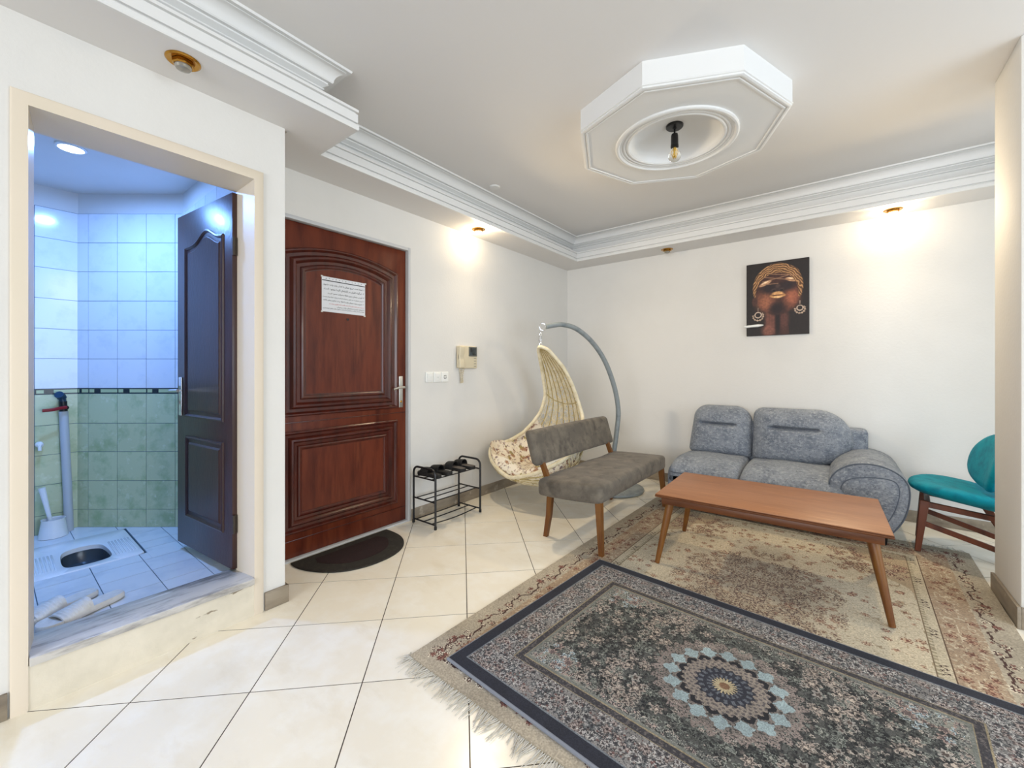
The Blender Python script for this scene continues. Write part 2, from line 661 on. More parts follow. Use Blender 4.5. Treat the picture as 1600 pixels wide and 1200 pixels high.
# far walls of the room (behind and right of the camera) with window openings
bm = BM()
add_box(bm, BX, XR, YF - .12, YF, -0.02, 0.6)
add_box(bm, BX, XR, YF - .12, YF, 2.5, ZC)
add_box(bm, BX, 1.1, YF - .12, YF, 0.6, 2.5)
add_box(bm, 4.7, XR, YF - .12, YF, 0.6, 2.5)
struct('wall_front', bm, plaster)
bm = BM()
add_box(bm, XR, XR + .12, YF, 0.0, -0.02, 0.55)
add_box(bm, XR, XR + .12, YF, 0.0, 2.45, ZC)
add_box(bm, XR, XR + .12, YF, -4.4, 0.55, 2.45)
add_box(bm, XR, XR + .12, -1.4, 0.0, 0.55, 2.45)
struct('wall_right', bm, plaster)
# pillar at the right of the view
bm = BM()
add_box(bm, 3.305, 3.72, -1.545, -1.14, -0.02, ZC, bevel=0.006)
struct('pillar', bm, plaster)
bm = BM()
add_box(bm, 3.291, 3.305, -1.558, -1.134, 0, 0.10, bevel=0.002)
add_box(bm, 3.305, 3.73, -1.558, -1.545, 0, 0.10, bevel=0.002)
struct('baseboard_pillar', bm, baseboard_m)
# ceiling
bm = BM()
add_box(bm, -W, XR + .1, YF - .1, 0.12, ZC, ZC + 0.08)
struct('ceiling', bm, ceiling_m)
bm = BM()
sof = [(BX - .02, YF), (0.69, YF), (0.69, -3.30), (0.30, -3.30), (0.30, -0.30), (XR, -0.30), (XR, 0.02), (-.02, 0.02), (-.02, BY + .02), (BX - .02, BY + .02)]
add_prism(bm, [Vector((x, y, ZS)) for x, y in sof], [Vector((x, y, ZS + .05)) for x, y in sof])
struct('ceiling_soffit', bm, ceiling_m)
# cornice of the tray ceiling: a stepped lower fascia and a cove moulding against the ceiling
path = [(0.70, YF), (0.70, -3.29), (0.31, -3.29), (0.31, -0.31), (XR, -0.31)]
up = lambda u, v, h: Vector((u, v, h))
bm = BM()
add_sweep(bm, path, [(-.011, 2.4195), (0.001, 2.4195), (0.004, 2.424), (0.004, 2.444), (0.0, 2.449), (-.009, 2.451), (-.009, 2.456), (0.0, 2.458), (0.0, 2.500),
                     (-.009, 2.503), (-.009, 2.509), (0.003, 2.511), (0.003, 2.524), (-.002, 2.528), (-.135, 2.528)], up)
struct('trim_1', bm, moulding_m, smooth=20)
bm = BM()
cove = [(-.085 + .05 * (1 - math.cos(a)), 2.655 + .048 * math.sin(a)) for a in [PI / 2 * k / 7 for k in range(8)]]
add_sweep(bm, path, [(-.132, 2.528), (-.132, 2.612), (-.118, 2.616), (-.118, 2.622), (-.126, 2.625), (-.112, 2.634), (-.100, 2.640), (-.106, 2.645), (-.104, 2.650), (-.088, 2.651), (-.086, 2.655)]
          + cove + [(-.044, 2.706), (-.040, 2.710), (-.022, 2.710), (-.018, 2.7205)], up)
struct('trim_2', bm, moulding_m, smooth=20)


# baseboards
def baseboard(name, boxes):
    b = BM()
    for q in boxes:
        add_box(b, *q, bevel=0.002)
    return struct(name, b, baseboard_m)


baseboard('baseboard_left', [(0, .013, -2.40, 0.0, 0, .09)])
baseboard('baseboard_back', [(0.013, XR, -.013, 0, 0, .09)])
baseboard('baseboard_bathroom', [(BX, BX + .014, -3.627, BY + .014, 0, .088), (0.0, BX + .0135, BY, BY + .0135, 0, .088), (BX, BX + .014, YF, -4.432, 0, .088)])

# bathroom shell
bm = BM()
add_box(bm, -1.42, 0.286, -5.2, -3.6, 2.35, 2.40)
struct('ceiling_bathroom', bm, plaster)
PX0, PX1, PY0, PY1 = -1.02, -0.44, -4.36, -3.912          # squat pan
bm = BM()
add_box(bm, -1.42, 0.25, -5.2, -3.6, -0.06, 0.02)
for q in ((-1.42, PX0, -5.2, -3.6), (PX1, 0.25, -5.2, -3.6), (PX0, PX1, -5.2, PY0), (PX0, PX1, PY1, -3.6)):
    add_box(bm, *q, 0.02, 0.147)
floor_b = struct('floor_bathroom', bm, bath_grout_m)
xl = [-1.302, -1.02, -0.83, -0.64, -0.51, -0.325, -0.147, 0.044, 0.236, 0.252]
yl = [-5.1, -4.92, -4.725, -4.53, -4.335, -4.14, -3.945, -3.76, -3.668]
for a in range(len(xl) - 1):
    for b in range(len(yl) - 1):
        x0, x1, y0, y1 = xl[a] + .0018, xl[a + 1] - .0018, yl[b] + .0018, yl[b + 1] - .0018
        if x1 - x0 < .02 and b % 3:
            pass
        # leave the squat pan free
        if x0 < PX1 and x1 > PX0:
            if y0 >= PY0 and y1 <= PY1 and x1 <= PX1 + .01:
                continue
            if y0 < PY0 < y1:
                y1 = PY0 - .004
            elif y0 < PY1 < y1:
                y0 = PY1 + .004
            if x0 < PX1 < x1 and not (y1 <= PY0 or y0 >= PY1):
                x0 = PX1 + .003
            if y1 - y0 < .012:
                continue
        if x0 < PX1 < x1 and y0 < PY1 and y1 > PY0:
            x0 = PX1 + .003
        if x0 < PX1 < x1 - .01 and yl[b] < PY1 < yl[b + 1]:
            bm = BM()
            add_box(bm, PX1 + .003, x1, yl[b] + .0018, y0 - .0005, 0.138, 0.150)
            obj('bathroom_floor_tile', bm, bath_floor_m, floor_b, smooth=0)
        bm = BM()
        add_box(bm, x0, x1, y0, y1, 0.138, 0.150)
        obj('bathroom_floor_tile', bm, bath_floor_m, floor_b, smooth=0)

ZROW = [0.15, 0.268, 0.457, 0.647, 0.835, 1.030, 1.066, 1.258, 1.448, 1.640, 1.833, 2.023, 2.215]


def tiled_wall(name, p, q, cols):
    """a bathroom wall from p to q (seen from its right-hand side), cols = tile joints along it; tiles are its parts."""
    p, q = Vector(p), Vector(q)
    d = (q - p).normalized()
    nrm = Vector((d.y, -d.x))
    L = (q - p).length
    b = BM()
    lo = [p - d * .0, q, q - nrm * .08, p - nrm * .08]
    add_prism(b, [Vector((v.x, v.y, 0.0)) for v in lo], [Vector((v.x, v.y, 2.36)) for v in lo])
    w = struct(name, b, mats_wall)
    # grout bed in front of the plaster, up to the last course
    b = BM()
    lo = [p, q, q + nrm * .006, p + nrm * .006]
    add_prism(b, [Vector((v.x, v.y, 0.10)) for v in lo], [Vector((v.x, v.y, 2.216)) for v in lo])
    obj('grout_bed', b, bath_grout_m, w, smooth=0)
    for k in range(len(cols) - 1):
        for r_ in range(len(ZROW) - 1):
            a0, a1 = cols[k] + .0014, min(cols[k + 1], L) - .0014
            z0, z1 = ZROW[r_] + .0014, ZROW[r_ + 1] - .0014
            if a1 - a0 < .01:
                continue
            if r_ == 5:
                seq = [(a0, a0 + .005, 1), (a0 + .006, a0 + (a1 - a0) * .20, 0), (a0 + (a1 - a0) * .20 + .001, a0 + (a1 - a0) * .42, 1), (a0 + (a1 - a0) * .42 + .001, a1, 0)]
                for s0, s1, dk in seq:
                    b = BM()
                    lo = [p + d * s0 + nrm * .004, p + d * s1 + nrm * .004, p + d * s1 + nrm * .0085, p + d * s0 + nrm * .0085]
                    zz0, zz1 = (z0 + .006, z1 - .006)
                    add_prism(b, [Vector((v.x, v.y, zz0)) for v in lo], [Vector((v.x, v.y, zz1)) for v in lo])
                    obj('border_tile', b, bath_dark_m if dk else bath_border_m, w, smooth=0)
                b = BM()
                for e0, e1 in ((z0, z0 + .005), (z1 - .005, z1)):
                    lo = [p + d * a0 + nrm * .004, p + d * a1 + nrm * .004, p + d * a1 + nrm * .009, p + d * a0 + nrm * .009]
                    add_prism(b, [Vector((v.x, v.y, e0)) for v in lo], [Vector((v.x, v.y, e1)) for v in lo])
                obj('border_strip', b, bath_dark_m, w, smooth=0)
                continue
            b = BM()
            lo = [p + d * a0 + nrm * .003, p + d * a1 + nrm * .003, p + d * a1 + nrm * .008, p + d * a0 + nrm * .008]
            add_prism(b, [Vector((v.x, v.y, z0)) for v in lo], [Vector((v.x, v.y, z1)) for v in lo])
            obj('wall_tile', b, bath_green_m if r_ < 5 else bath_tile_m, w, smooth=0)
    return w


mats_wall = plaster
C0, C1 = (-1.302, -4.097), (-0.762, -3.668)
tiled_wall('wall_bathroom_corner', C0, C1, [0.0, .075, .265, .455, .645, .72])
tiled_wall('wall_bathroom_rear', (-1.302, -5.1), C0, [0.053, .243, .433, .623, .813, 1.003])
tiled_wall('wall_bathroom_side', C1, (0.286, -3.668), [0, .10, .29, .48, .67, .86, 1.048])
bm = BM()
add_box(bm, -1.42, 0.286, -5.2, -5.1, 0, 2.36)
struct('wall_bathroom_left', bm, plaster)

# painted door frame of the bathroom (splayed reveal), riser and marble sill
bm = BM()
outer = [(-4.427, 0.0), (-4.427, 2.152), (-3.635, 2.152), (-3.635, 0.0)]
inner = [(-4.386, 0.0), (-4.386, 2.106), (-3.676, 2.106), (-3.676, 0.0)]
back = [(-4.366, 0.0), (-4.366, 2.078), (-3.700, 2.078), (-3.700, 0.0)]
rows = [[Vector((0.415, y, z)) for y, z in outer], [Vector((0.431, y, z)) for y, z in outer],
        [Vector((0.434, y + s * .006, z - .006 * (z > 0))) for (y, z), s in zip(outer, (1, 1, -1, -1))],
        [Vector((0.434, y, z)) for y, z in inner], [Vector((0.426, y, z)) for y, z in inner],
        [Vector((0.286, y, z)) for y, z in back], [Vector((0.270, y, z)) for y, z in back],
        [Vector((0.270, y - s * .05, z + .05 * (z > 0))) for (y, z), s in zip(back, (1, 1, -1, -1))]]
add_grid(bm, rows)
struct('trim_3', bm, cream_m)
bm = BM()
add_box(bm, 0.25, 0.431, -4.42, -3.64, -0.02, 0.155)
struct('trim_4', bm, riser_m)
bm = BM()
add_box(bm, 0.242, 0.446, -4.384, -3.678, 0.155, 0.185, bevel=0.004)
struct('trim_5', bm, marble_m)
# thin steel frame around the entry door
bm = BM()
for q in ((-.06, .004, -2.43, -2.408, 0, 2.143), (-.055, .003, BY + .002, -2.4305, 2.119, 2.142), (-.06, .0, BY, -2.43, 0, .012)):
    add_box(bm, *q, bevel=.001)
struct('trim_6', bm, mat('grey_frame_paint', S(196, 197, 198), .4))

# ------------------------------------------------------------------ doors
FX = -0.03


def arch(y0, y1, z0, z1, sag, n=16):
    """clockwise outline in (y, z) with an arched head."""
    pts = [(y0, z0), (y0, z1)]
    for k in range(1, n):
        t = k / n
        pts.append((y0 + (y1 - y0) * t, z1 + sag * (1 - (2 * t - 1) ** 2)))
    return pts + [(y1, z1), (y1, z0)]


door = thing('door_1', (FX, -2.95, 0.012), None, None)
door['kind'] = 'structure'
bm = BM()
add_box(bm, FX - .045, FX, BY + .004, -2.432, 0.013, 2.117, bevel=.003)
obj('door_leaf', bm, mahogany, door)
on_door = lambda u, v, h: Vector((FX + h, u, v))
MP = [(0, -.004), (0, .012), (.006, .018), (.014, .018), (.020, .010), (.026, .004), (.044, .003), (.050, .012), (.058, .022), (.070, .023), (.078, .012), (.084, .003),
      (.102, .002), (.108, .010), (.116, .013), (.124, .011), (.130, .006), (.136, .005)]
for nm, outl, k in (('upper_panel', lambda o: arch(-3.36 + o, -2.512 - o, 0.895 + o * .92, 1.925 - o * .78, 0.072 - .12 * o), 1.10),
                    ('lower_panel', lambda o: [(-3.36 + o, .165 + o), (-3.36 + o, .803 - o), (-2.516 - o, .803 - o), (-2.516 - o, .165 + o)], .92)):
    bm = BM()
    last = add_sweep_fn(bm, outl, [(o * k, h) for o, h in MP], on_door)
    pn = obj(nm + '_moulding', bm, mahogany_dark, door, smooth=25)
    bm = BM()
    bm.faces.new([bm.verts.new(v) for v in last])
    bmesh.ops.triangulate(bm, faces=bm.faces[:])
    obj(nm, bm, mahogany, door)
for zz in (0.115, 0.852):
    bm = BM()
    add_box(bm, FX - .002, FX + .004, BY + .01, -2.44, zz, zz + .007, bevel=.002)
    obj('rail_bead', bm, mahogany_dark, door)
bm = BM()
add_pillow(bm, FX, FX + .008, -2.498, -2.462, .895, 1.138, .018, n=4)
hp = obj('handle_plate', bm, steel, door, label='brushed steel handle plate')
bm = BM()
add_tube(bm, catmull([(FX + .008, -2.478, 1.052), (FX + .045, -2.478, 1.052), (FX + .052, -2.49, 1.053), (FX + .050, -2.525, 1.052), (FX + .046, -2.575, 1.038)], 6), [.010] * 12 + [.009] * 7 + [.008] * 6, 10, squash=.8)
obj('lever', bm, steel, hp)
bm = BM()
add_lathe(bm, [(.009, 0), (.009, .004), (.004, .006)], Matrix.Translation((FX + .006, -2.48, .94)) @ Matrix.Rotation(PI / 2, 4, 'Y'), 16)
obj('lock_cylinder', bm, brass, hp)
bm = BM()
add_lathe(bm, [(.008, 0), (.008, .004), (.005, .005)], Matrix.Translation((FX + .005, -2.925, 1.535)) @ Matrix.Rotation(PI / 2, 4, 'Y'), 16)
obj('peephole', bm, black_metal, door)

# bathroom door, open into the bathroom
door2 = thing('door_2', (0.285, -3.706, 0.19), None, None)
door2['kind'] = 'structure'
ang = math.atan2(-.065, -.633)
DM = Matrix.Translation((0.288, -3.722, 0)) @ Matrix.Rotation(ang, 4, 'Z')      # local x along the leaf, +y towards the viewer's side
DM2 = DM
bm = BM()
add_box(bm, 0.0, 0.652, -.038, 0.0, 0.196, 2.066, mtx=DM2, bevel=.002)
obj('door_leaf', bm, dark_wood, door2)
on_leaf = lambda u, v, h: DM2 @ Vector((u, h, v))


def curved_panel(o):
    pts = [(.092 + o, .925 + o)]
    for k in range(25):
        u = .092 + o + (.448 - 2 * o) * k / 24
        pts.append((u, 1.872 - o + .058 * math.exp(-(((u - .092) / .448 - .42) / .21) ** 2)))
    return pts + [(.54 - o, .925 + o)]


for nm, outl in (('upper_panel', curved_panel), ('lower_panel', lambda o: [(.092 + o, .365 + o), (.092 + o, .815 - o), (.53 - o, .815 - o), (.53 - o, .365 + o)])):
    bm = BM()
    last = add_sweep_fn(bm, outl, [(-.004, -.002), (-.002, .006), (.006, .009), (.012, .005), (.018, -.004), (.026, -.006), (.034, .002), (.042, .006)], on_leaf)
    bm.faces.new([bm.verts.new(v) for v in last])
    bmesh.ops.triangulate(bm, faces=[f for f in bm.faces if len(f.verts) > 4])
    obj(nm, bm, dark_wood, door2, smooth=25)
bm = BM()
add_pillow(bm, .588, .622, 0, .006, .925, 1.145, .014, n=4, mtx=DM2)
hp = obj('handle_plate', bm, chrome, door2, label='chrome handle plate')
bm = BM()
add_tube(bm, [DM2 @ Vector(v) for v in catmull([(.606, .006, 1.068), (.606, .045, 1.068), (.60, .052, 1.068), (.56, .052, 1.070), (.50, .050, 1.072)], 5)], .009, 10)
obj('lever', bm, chrome, hp)
bm = BM()
add_tube(bm, [DM2 @ Vector(v) for v in catmull([(.606, -.038, 1.068), (.606, -.08, 1.068), (.60, -.088, 1.068), (.56, -.088, 1.07), (.52, -.084, 1.085)], 5)], .009, 10)
obj('lever', bm, chrome, hp)
for zz in (.42, 1.80):
    bm = BM()
    add_tube(bm, [DM2 @ Vector((-.006, -.005, zz - .045)), DM2 @ Vector((-.006, -.005, zz + .045))], .007, 10)
    add_box(bm, -.003, .0005, -.034, -.004, zz - .045, zz + .045, mtx=DM2)
    obj('hinge', bm, mat('dark_hinge', S(70, 62, 54), .4, .6), door2)

# ------------------------------------------------------------------ ceiling rose and pendant lamp
OC = Vector((1.857, -1.862))
ROCT, OPH = 0.600, math.radians(2.3)
rose = thing('ceiling_rose', (OC.x, OC.y, 2.583), 'white octagonal plaster ceiling box with a round dish in the middle of the ceiling', 'ceiling rose')
octp = [(OC.x + ROCT * math.cos(OPH + k * PI / 4), OC.y + ROCT * math.sin(OPH + k * PI / 4)) for k in range(8)]
bm = BM()
OPROF = [(-.01, 2.721), (0, 2.721), (0, 2.604), (.004, 2.600), (.004, 2.596), (-.002, 2.594), (-.002, 2.586), (-.010, 2.583), (-.018, 2.583), (-.021, 2.588), (-.027, 2.588),
         (-.030, 2.583), (-.038, 2.583), (-.041, 2.588), (-.05, 2.588)]
last = add_sweep(bm, octp, OPROF, up, closed=True)
# flat soffit of the box between the octagon and the round dish
NR = 64
ring = [Vector((OC.x + .352 * math.cos(OPH + 2 * PI * k / NR), OC.y + .352 * math.sin(OPH + 2 * PI * k / NR), 2.588)) for k in range(NR)]
outl = []
for k in range(NR):
    e = k * 8 / NR
    i = int(e)
    t = e - i
    outl.append(last[i].lerp(last[(i + 1) % 8], t))
add_grid(bm, [outl, ring], cv=True)
obj('box', bm, moulding_m, rose, smooth=20)
bm = BM()
prof = [(.352, 2.588), (.352, 2.578), (.345, 2.574), (.335, 2.574), (.330, 2.580), (.326, 2.583), (.318, 2.583), (.314, 2.587), (.308, 2.587), (.304, 2.583), (.297, 2.583), (.293, 2.588),
        (.288, 2.588), (.282, 2.583), (.275, 2.583), (.268, 2.59)]
for k in range(1, 12):
    a = PI / 2 * k / 12
    prof.append((.268 * math.cos(a), 2.59 + .098 * math.sin(a) ** .9))
prof.append((.004, 2.689))
add_lathe(bm, prof, Matrix.Translation((OC.x, OC.y, 0)), 64, cap0=False)
obj('dish', bm, moulding_m, rose, smooth=25)

lamp = thing('pendant_lamp', (OC.x, OC.y, 2.689), 'black pendant lamp holder with a bare clear bulb hanging from the ceiling rose', 'lamp')
cz = Matrix.Translation((OC.x, OC.y, 0))
bm = BM()
add_lathe(bm, [(.05, 2.692), (.05, 2.676), (.046, 2.672), (.012, 2.670), (.010, 2.662)], cz, 28)
obj('canopy', bm, black_metal, lamp)
bm = BM()
add_lathe(bm, [(.0055, 2.668), (.0055, 2.635)], cz, 10)
obj('rod', bm, black_metal, lamp)
bm = BM()
add_lathe(bm, [(.008, 2.638), (.018, 2.633), (.021, 2.622), (.022, 2.568), (.023, 2.566), (.023, 2.552), (.019, 2.55)], cz, 24)
obj('socket', bm, black_metal, lamp)
bm = BM()
add_lathe(bm, [(.015, 2.553), (.017, 2.543), (.026, 2.528), (.034, 2.515), (.037, 2.502), (.035, 2.487), (.027, 2.474), (.014, 2.467), (.002, 2.465)], cz, 24)
bulb = obj('bulb', bm, bulb_glass, lamp, label='clear round glass bulb, unlit')
bm = BM()
add_lathe(bm, [(.005, 2.553), (.004, 2.50), (.008, 2.495), (.001, 2.49)], cz, 8)
for k in range(6):
    a = k * PI / 3
    add_tube(bm, [(OC.x + .006 * math.cos(a), OC.y + .006 * math.sin(a), 2.545), (OC.x + .016 * math.cos(a + .3), OC.y + .016 * math.sin(a + .3), 2.515), (OC.x + .007 * math.cos(a + .5), OC.y + .007 * math.sin(a + .5), 2.487)], .0014, 5)
obj('filament', bm, filament_m, bulb)


# ------------------------------------------------------------------ recessed downlights
def downlight(x, y, lit, label):
    z = ZS
    t = thing('downlight', (x, y, z - .03), label, 'ceiling light', 'recessed lights of the soffit')
    c = Matrix.Translation((x, y, 0))
    b = BM()
    add_lathe(b, [(.0245, z - .0005), (.058, z - .0005), (.058, z - .003), (.052, z - .007), (.034, z - .005), (.030, z - .003)], c, 32, cap0=False, cap1=False)
    obj('ring', b, brass, t)
    b = BM()
    add_lathe(b, [(.030, z - .001), (.036, z - .006), (.036, z - .018), (.031, z - .022), (.027, z - .020), (.027, z - .004)], c, 8, cap0=False, cap1=False)
    obj('collar', b, brass, t, smooth=20)
    b = BM()
    add_lathe(b, [(.018, z - .004), (.026, z - .012), (.0285, z - .026), (.024, z - .034), (.014, z - .038), (.003, z - .039)], c, 24)
    obj('reflector_bulb', b, bulb_on if lit else bulb_off, t, label='lit bulb' if lit else 'unlit grey bulb')
    if lit:
        # the reflector bulb throws a wide beam into the room and spills some light sideways
        for nm, kind_, watt in (('downlight_beam', 'SPOT', DOWNLIGHT_WATT), ('downlight_spill', 'POINT', DOWNLIGHT_SPILL)):
            d = bpy.data.lights.new(nm, kind_)
            d.energy = watt
            d.color = DOWNLIGHT_COLOR
            d.shadow_soft_size = .035
            if kind_ == 'SPOT':
                d.spot_size = math.radians(165)
                d.spot_blend = 1.0
            o = bpy.data.objects.new(nm, d)
            o.location = (0, 0, -.042)
            o.rotation_euler = Vector((.80, 0, -.60) if lit == 'x' else (0, -.80, -.60)).to_track_quat('-Z', 'Y').to_euler()
            o.parent = t
            COL.objects.link(o)
    return t


downlight(0.165, -1.80, 'x', 'lit brass downlight in the soffit above the intercom')
downlight(2.98, -.155, 'y', 'lit brass downlight in the soffit above the sofa arm and teal chair')
downlight(1.27, -.16, False, 'unlit brass downlight in the soffit above the hanging chair corner')
downlight(0.59, -3.99, False, 'unlit brass downlight in the soffit above the bathroom doorway')
bm = BM()
add_lathe(bm, [(.045, 2.7205), (.045, 2.714), (.040, 2.710), (.004, 2.709)], Matrix.Translation((.384, -1.837, 0)), 24)
tag(obj('ceiling_disc', bm, moulding_m), 'small round white cap on the ceiling beside the cornice', 'ceiling disc')
# LED panel of the bathroom
led = thing('bathroom_light', (-.503, -4.2, 2.35), 'round bright ceiling light in the tiled bathroom', 'ceiling light')
c = Matrix.Translation((-.503, -4.2, 0))
bm = BM()
add_lathe(bm, [(.052, 2.351), (.060, 2.351), (.060, 2.343), (.050, 2.338), (.048, 2.342)], c, 32, cap0=False, cap1=False)
obj('rim', bm, white_plastic, led)
bm = BM()
add_lathe(bm, [(.049, 2.345), (.049, 2.340), (.004, 2.338)], c, 32)
obj('diffuser', bm, led_m, led)

# ------------------------------------------------------------------ bathroom things
pan = thing('squat_toilet', ((PX0 + PX1) / 2, (PY0 + PY1) / 2, 0.02), 'white ceramic squat toilet set in the bathroom floor', 'toilet')
hole = catmull([(-.845, -4.13), (-.815, -4.20), (-.72, -4.222), (-.56, -4.222), (-.515, -4.18), (-.508, -4.13), (-.515, -4.08), (-.56, -4.038), (-.72, -4.038), (-.815, -4.06)], 6, True)
nh = len(hole)
hc = np.array([-.68, -4.13])


def rect_hit(p):
    d = p - hc
    ts = []
    for a, lo, hi in ((0, PX0 + .004, PX1), (1, PY0 + .004, PY1 - .006)):
        if abs(d[a]) > 1e-9:
            ts.append(((hi if d[a] > 0 else lo) - hc[a]) / d[a])
    return hc + d * min(ts)


bm = BM()
rim0 = [rect_hit(p) for p in hole]
rows = [[Vector((p[0], p[1], .10)) for p in rim0], [Vector((p[0], p[1], .150)) for p in rim0],
        [Vector((*(p * .93 + q * .07), .155)) for p, q in zip(rim0, hole)], [Vector((*(p * .12 + q * .88), .152)) for p, q in zip(rim0, hole)],
        [Vector((p[0], p[1], .148)) for p in hole], [Vector((*(hc + (p - hc) * .985), .125)) for p in hole]]
add_grid(bm, rows, cv=True)
obj('pan', bm, ceramic, pan, smooth=40)
bm = BM()
rows = [[Vector((*(hc + (p - hc) * k_), z_)) for p in hole] for k_, z_ in ((.985, .125), (.95, .09), (.86, .065), (.4, .056))]
g_ = add_grid(bm, rows, cv=True)
bm.faces.new(g_[-1])
obj('bowl', bm, bowl_grey, pan)
for sgn in (-1, 1):
    for k in range(7):
        bm = BM()
        yy = -4.136 + sgn * (.115 + .014 * k)
        if not (PY0 + .02 < yy < PY1 - .02):
            continue
        add_tube(bm, [(-.80, yy, .150), (-.79, yy, .155), (-.53, yy, .155), (-.52, yy, .150)], .004, 6)
        obj('foot_ridge', bm, ceramic, pan)

pipe = thing('standpipe', (-1.255, -4.145, .15), 'grey plastic water pipe with a red lever valve in the bathroom corner', 'pipe')
bm = BM()
add_tube(bm, [(-1.255, -4.142, .15), (-1.257, -4.150, .45), (-1.262, -4.166, .92)], .022, 14)
obj('pipe', bm, pvc, pipe)
bm = BM()
add_tube(bm, [(-1.262, -4.166, .915), (-1.262, -4.168, .985)], .019, 12)
add_tube(bm, [(-1.262, -4.168, .945), (-1.222, -4.155, .945)], .012, 10)
obj('valve_body', bm, black_metal, pipe)
bm = BM()
add_tube(bm, catmull([(-1.225, -4.155, .948), (-1.215, -4.185, .944), (-1.205, -4.22, .937), (-1.20, -4.26, .935)], 4), .010, 8, squash=.6)
obj('valve_lever', bm, red_plastic, pipe)
bm = BM()
add_tube(bm, catmull([(-1.262, -4.169, .982), (-1.262, -4.172, 1.005), (-1.25, -4.180, 1.022), (-1.235, -4.188, 1.03)], 4), [.017] * 4 + [.022] * 9, 12)
obj('hose_union', bm, blue_plastic, pipe)

br = thing('toilet_brush', (-1.195, -4.225, .15), 'white toilet brush in a white cup beside the squat toilet', 'brush')
cB = Matrix.Translation((-1.19, -4.215, 0))
bm = BM()
add_lathe(bm, [(.062, .1505), (.066, .153), (.052, .255), (.054, .262), (.050, .262), (.048, .25), (.058, .165), (.01, .162)], cB, 28, cap1=True)
obj('cup', bm, ceramic, br)
bm = BM()
add_tube(bm, [(-1.185, -4.215, .165), (-1.19, -4.225, .24), (-1.20, -4.262, .46)], [.009, .009, .016], 10)
obj('handle', bm, ceramic, br)

tap = thing('wall_tap', (-1.297, -4.262, .70), 'small white tap on the bathroom wall beside the door frame', 'tap')
bm = BM()
add_lathe(bm, [(.012, 0), (.018, .01), (.018, .035), (.008, .045)], Matrix.Translation((-1.295, -4.268, .72)) @ Matrix.Rotation(PI / 2, 4, 'Y'), 16)
obj('tap_body', bm, white_plastic, tap)
bm = BM()
add_tube(bm, [(-1.262, -4.268, .715), (-1.245, -4.268, .71), (-1.24, -4.268, .685)], .008, 8)
obj('spout', bm, white_plastic, tap)


def slipper(label, toe, heel, z, zroll=0.0):
    """an open-toed foam slipper: sole + ribbed band."""
    toe, heel = Vector(toe), Vector(heel)
    d = (toe - heel).normalized()
    L = (toe - heel).length
    n = Vector((-d.y, d.x))
    P = lambda u, v, h: Vector((*(heel + d * (u * L) + n * v), z + h))
    t = thing('slipper', (*((toe + heel) / 2), z), label, 'slipper', 'bathroom slippers')
    half = [(0.0, .0), (.03, .026), (.15, .036), (.35, .036), (.55, .042), (.75, .051), (.9, .045), (.97, .026), (1.0, 0.0)]
    ol = catmull(half + [(u, -v) for u, v in half[-2:0:-1]], 4, True)
    b = BM()
    add_puff(b, [(p[0] * L, p[1]) for p in ol], [(.008, 0), (0, .004), (0, .02), (.004, .026), (.012, .026), (None, .019)], lambda u, v, h: P(u / L, v, h + .006 * max(0, .3 - u / L)))
    obj('sole', b, eva, t)
    b = BM()
    rows = []
    us = [.44, .445] + [.47 + .018 * q for q in range(17)] + [.79, .795]
    for i, u in enumerate(us):
        w = np.interp(u, [q[0] for q in half], [q[1] for q in half]) + .003 + (.0015 if i % 2 else 0)
        hh = .060 - .026 * max(0, (u - .46) / .37) + (.003 if i % 2 else 0)
        row = []
        for k in range(15):
            a = PI * k / 14
            row.append(P(u, w * math.cos(a), .012 + (hh - .012) * math.sin(a) ** .75))
        rows.append(row)
    inn = []
    for row, u in zip(rows, us):
        cc = P(u, 0, .012)
        inn.append([cc + (q - cc) * .90 for q in row])
    add_grid(b, rows)
    add_grid(b, inn)
    add_grid(b, [rows[0], inn[0]])
    add_grid(b, [rows[-1], inn[-1]])
    obj('band', b, eva, t)
    return t


slipper('white foam slipper on the bathroom floor, the one nearer the marble sill', (.178, -4.358), (.062, -4.088), .151)
slipper('white foam slipper on the bathroom floor, the one nearer the squat toilet', (.072, -4.425), (-.050, -4.160), .151)

# ------------------------------------------------------------------ wall fittings beside the entry door
sw = thing('light_switch', (0.0, -2.135, 1.085), 'white row of three switch modules on the wall between entry door and intercom', 'switch')
wy = [-2.262, -2.178, -2.093, -2.009]
for k in range(3):
    bm = BM()
    add_pillow(bm, 0.0, .011, wy[k] + .0012, wy[k + 1] - .0012, 1.083, 1.170, .005, n=3)
    o = obj('module', bm, white_plastic, sw)
    bm = BM()
    if k < 2:
        add_pillow(bm, .009, .017, wy[k] + .014, wy[k + 1] - .014, 1.093, 1.158, .004, n=3, deform=lambda v: v + Vector((.003 * (v.z - 1.125) / .03, 0, 0)))
        obj('rocker', bm, white_plastic, o)
        if k == 1:
            bm = BM()
            add_lathe(bm, [(.003, 0), (.003, .001)], Matrix.Translation((.0165, (wy[1] + wy[2]) / 2, 1.125)) @ Matrix.Rotation(PI / 2, 4, 'Y'), 10)
            obj('pilot_light', bm, dark_glass, o)
    else:
        cy = (wy[2] + wy[3]) / 2
        for a in range(4):
            bm2 = BM()
            aa = PI / 4 + a * PI / 2
            R0, R1 = .010, .019
            pts = [(R0, -.5), (R1, -.5), (R1, .5), (R0, .5)]
            lo = [Vector((.0105, cy + r_ * math.cos(aa + q), 1.126 + r_ * math.sin(aa + q))) for r_, q in pts]
            add_prism(bm2, lo, [v + Vector((.001, 0, 0)) for v in lo])
            obj('slot', bm2, mat('slot_grey', S(110, 108, 104), .5), o)

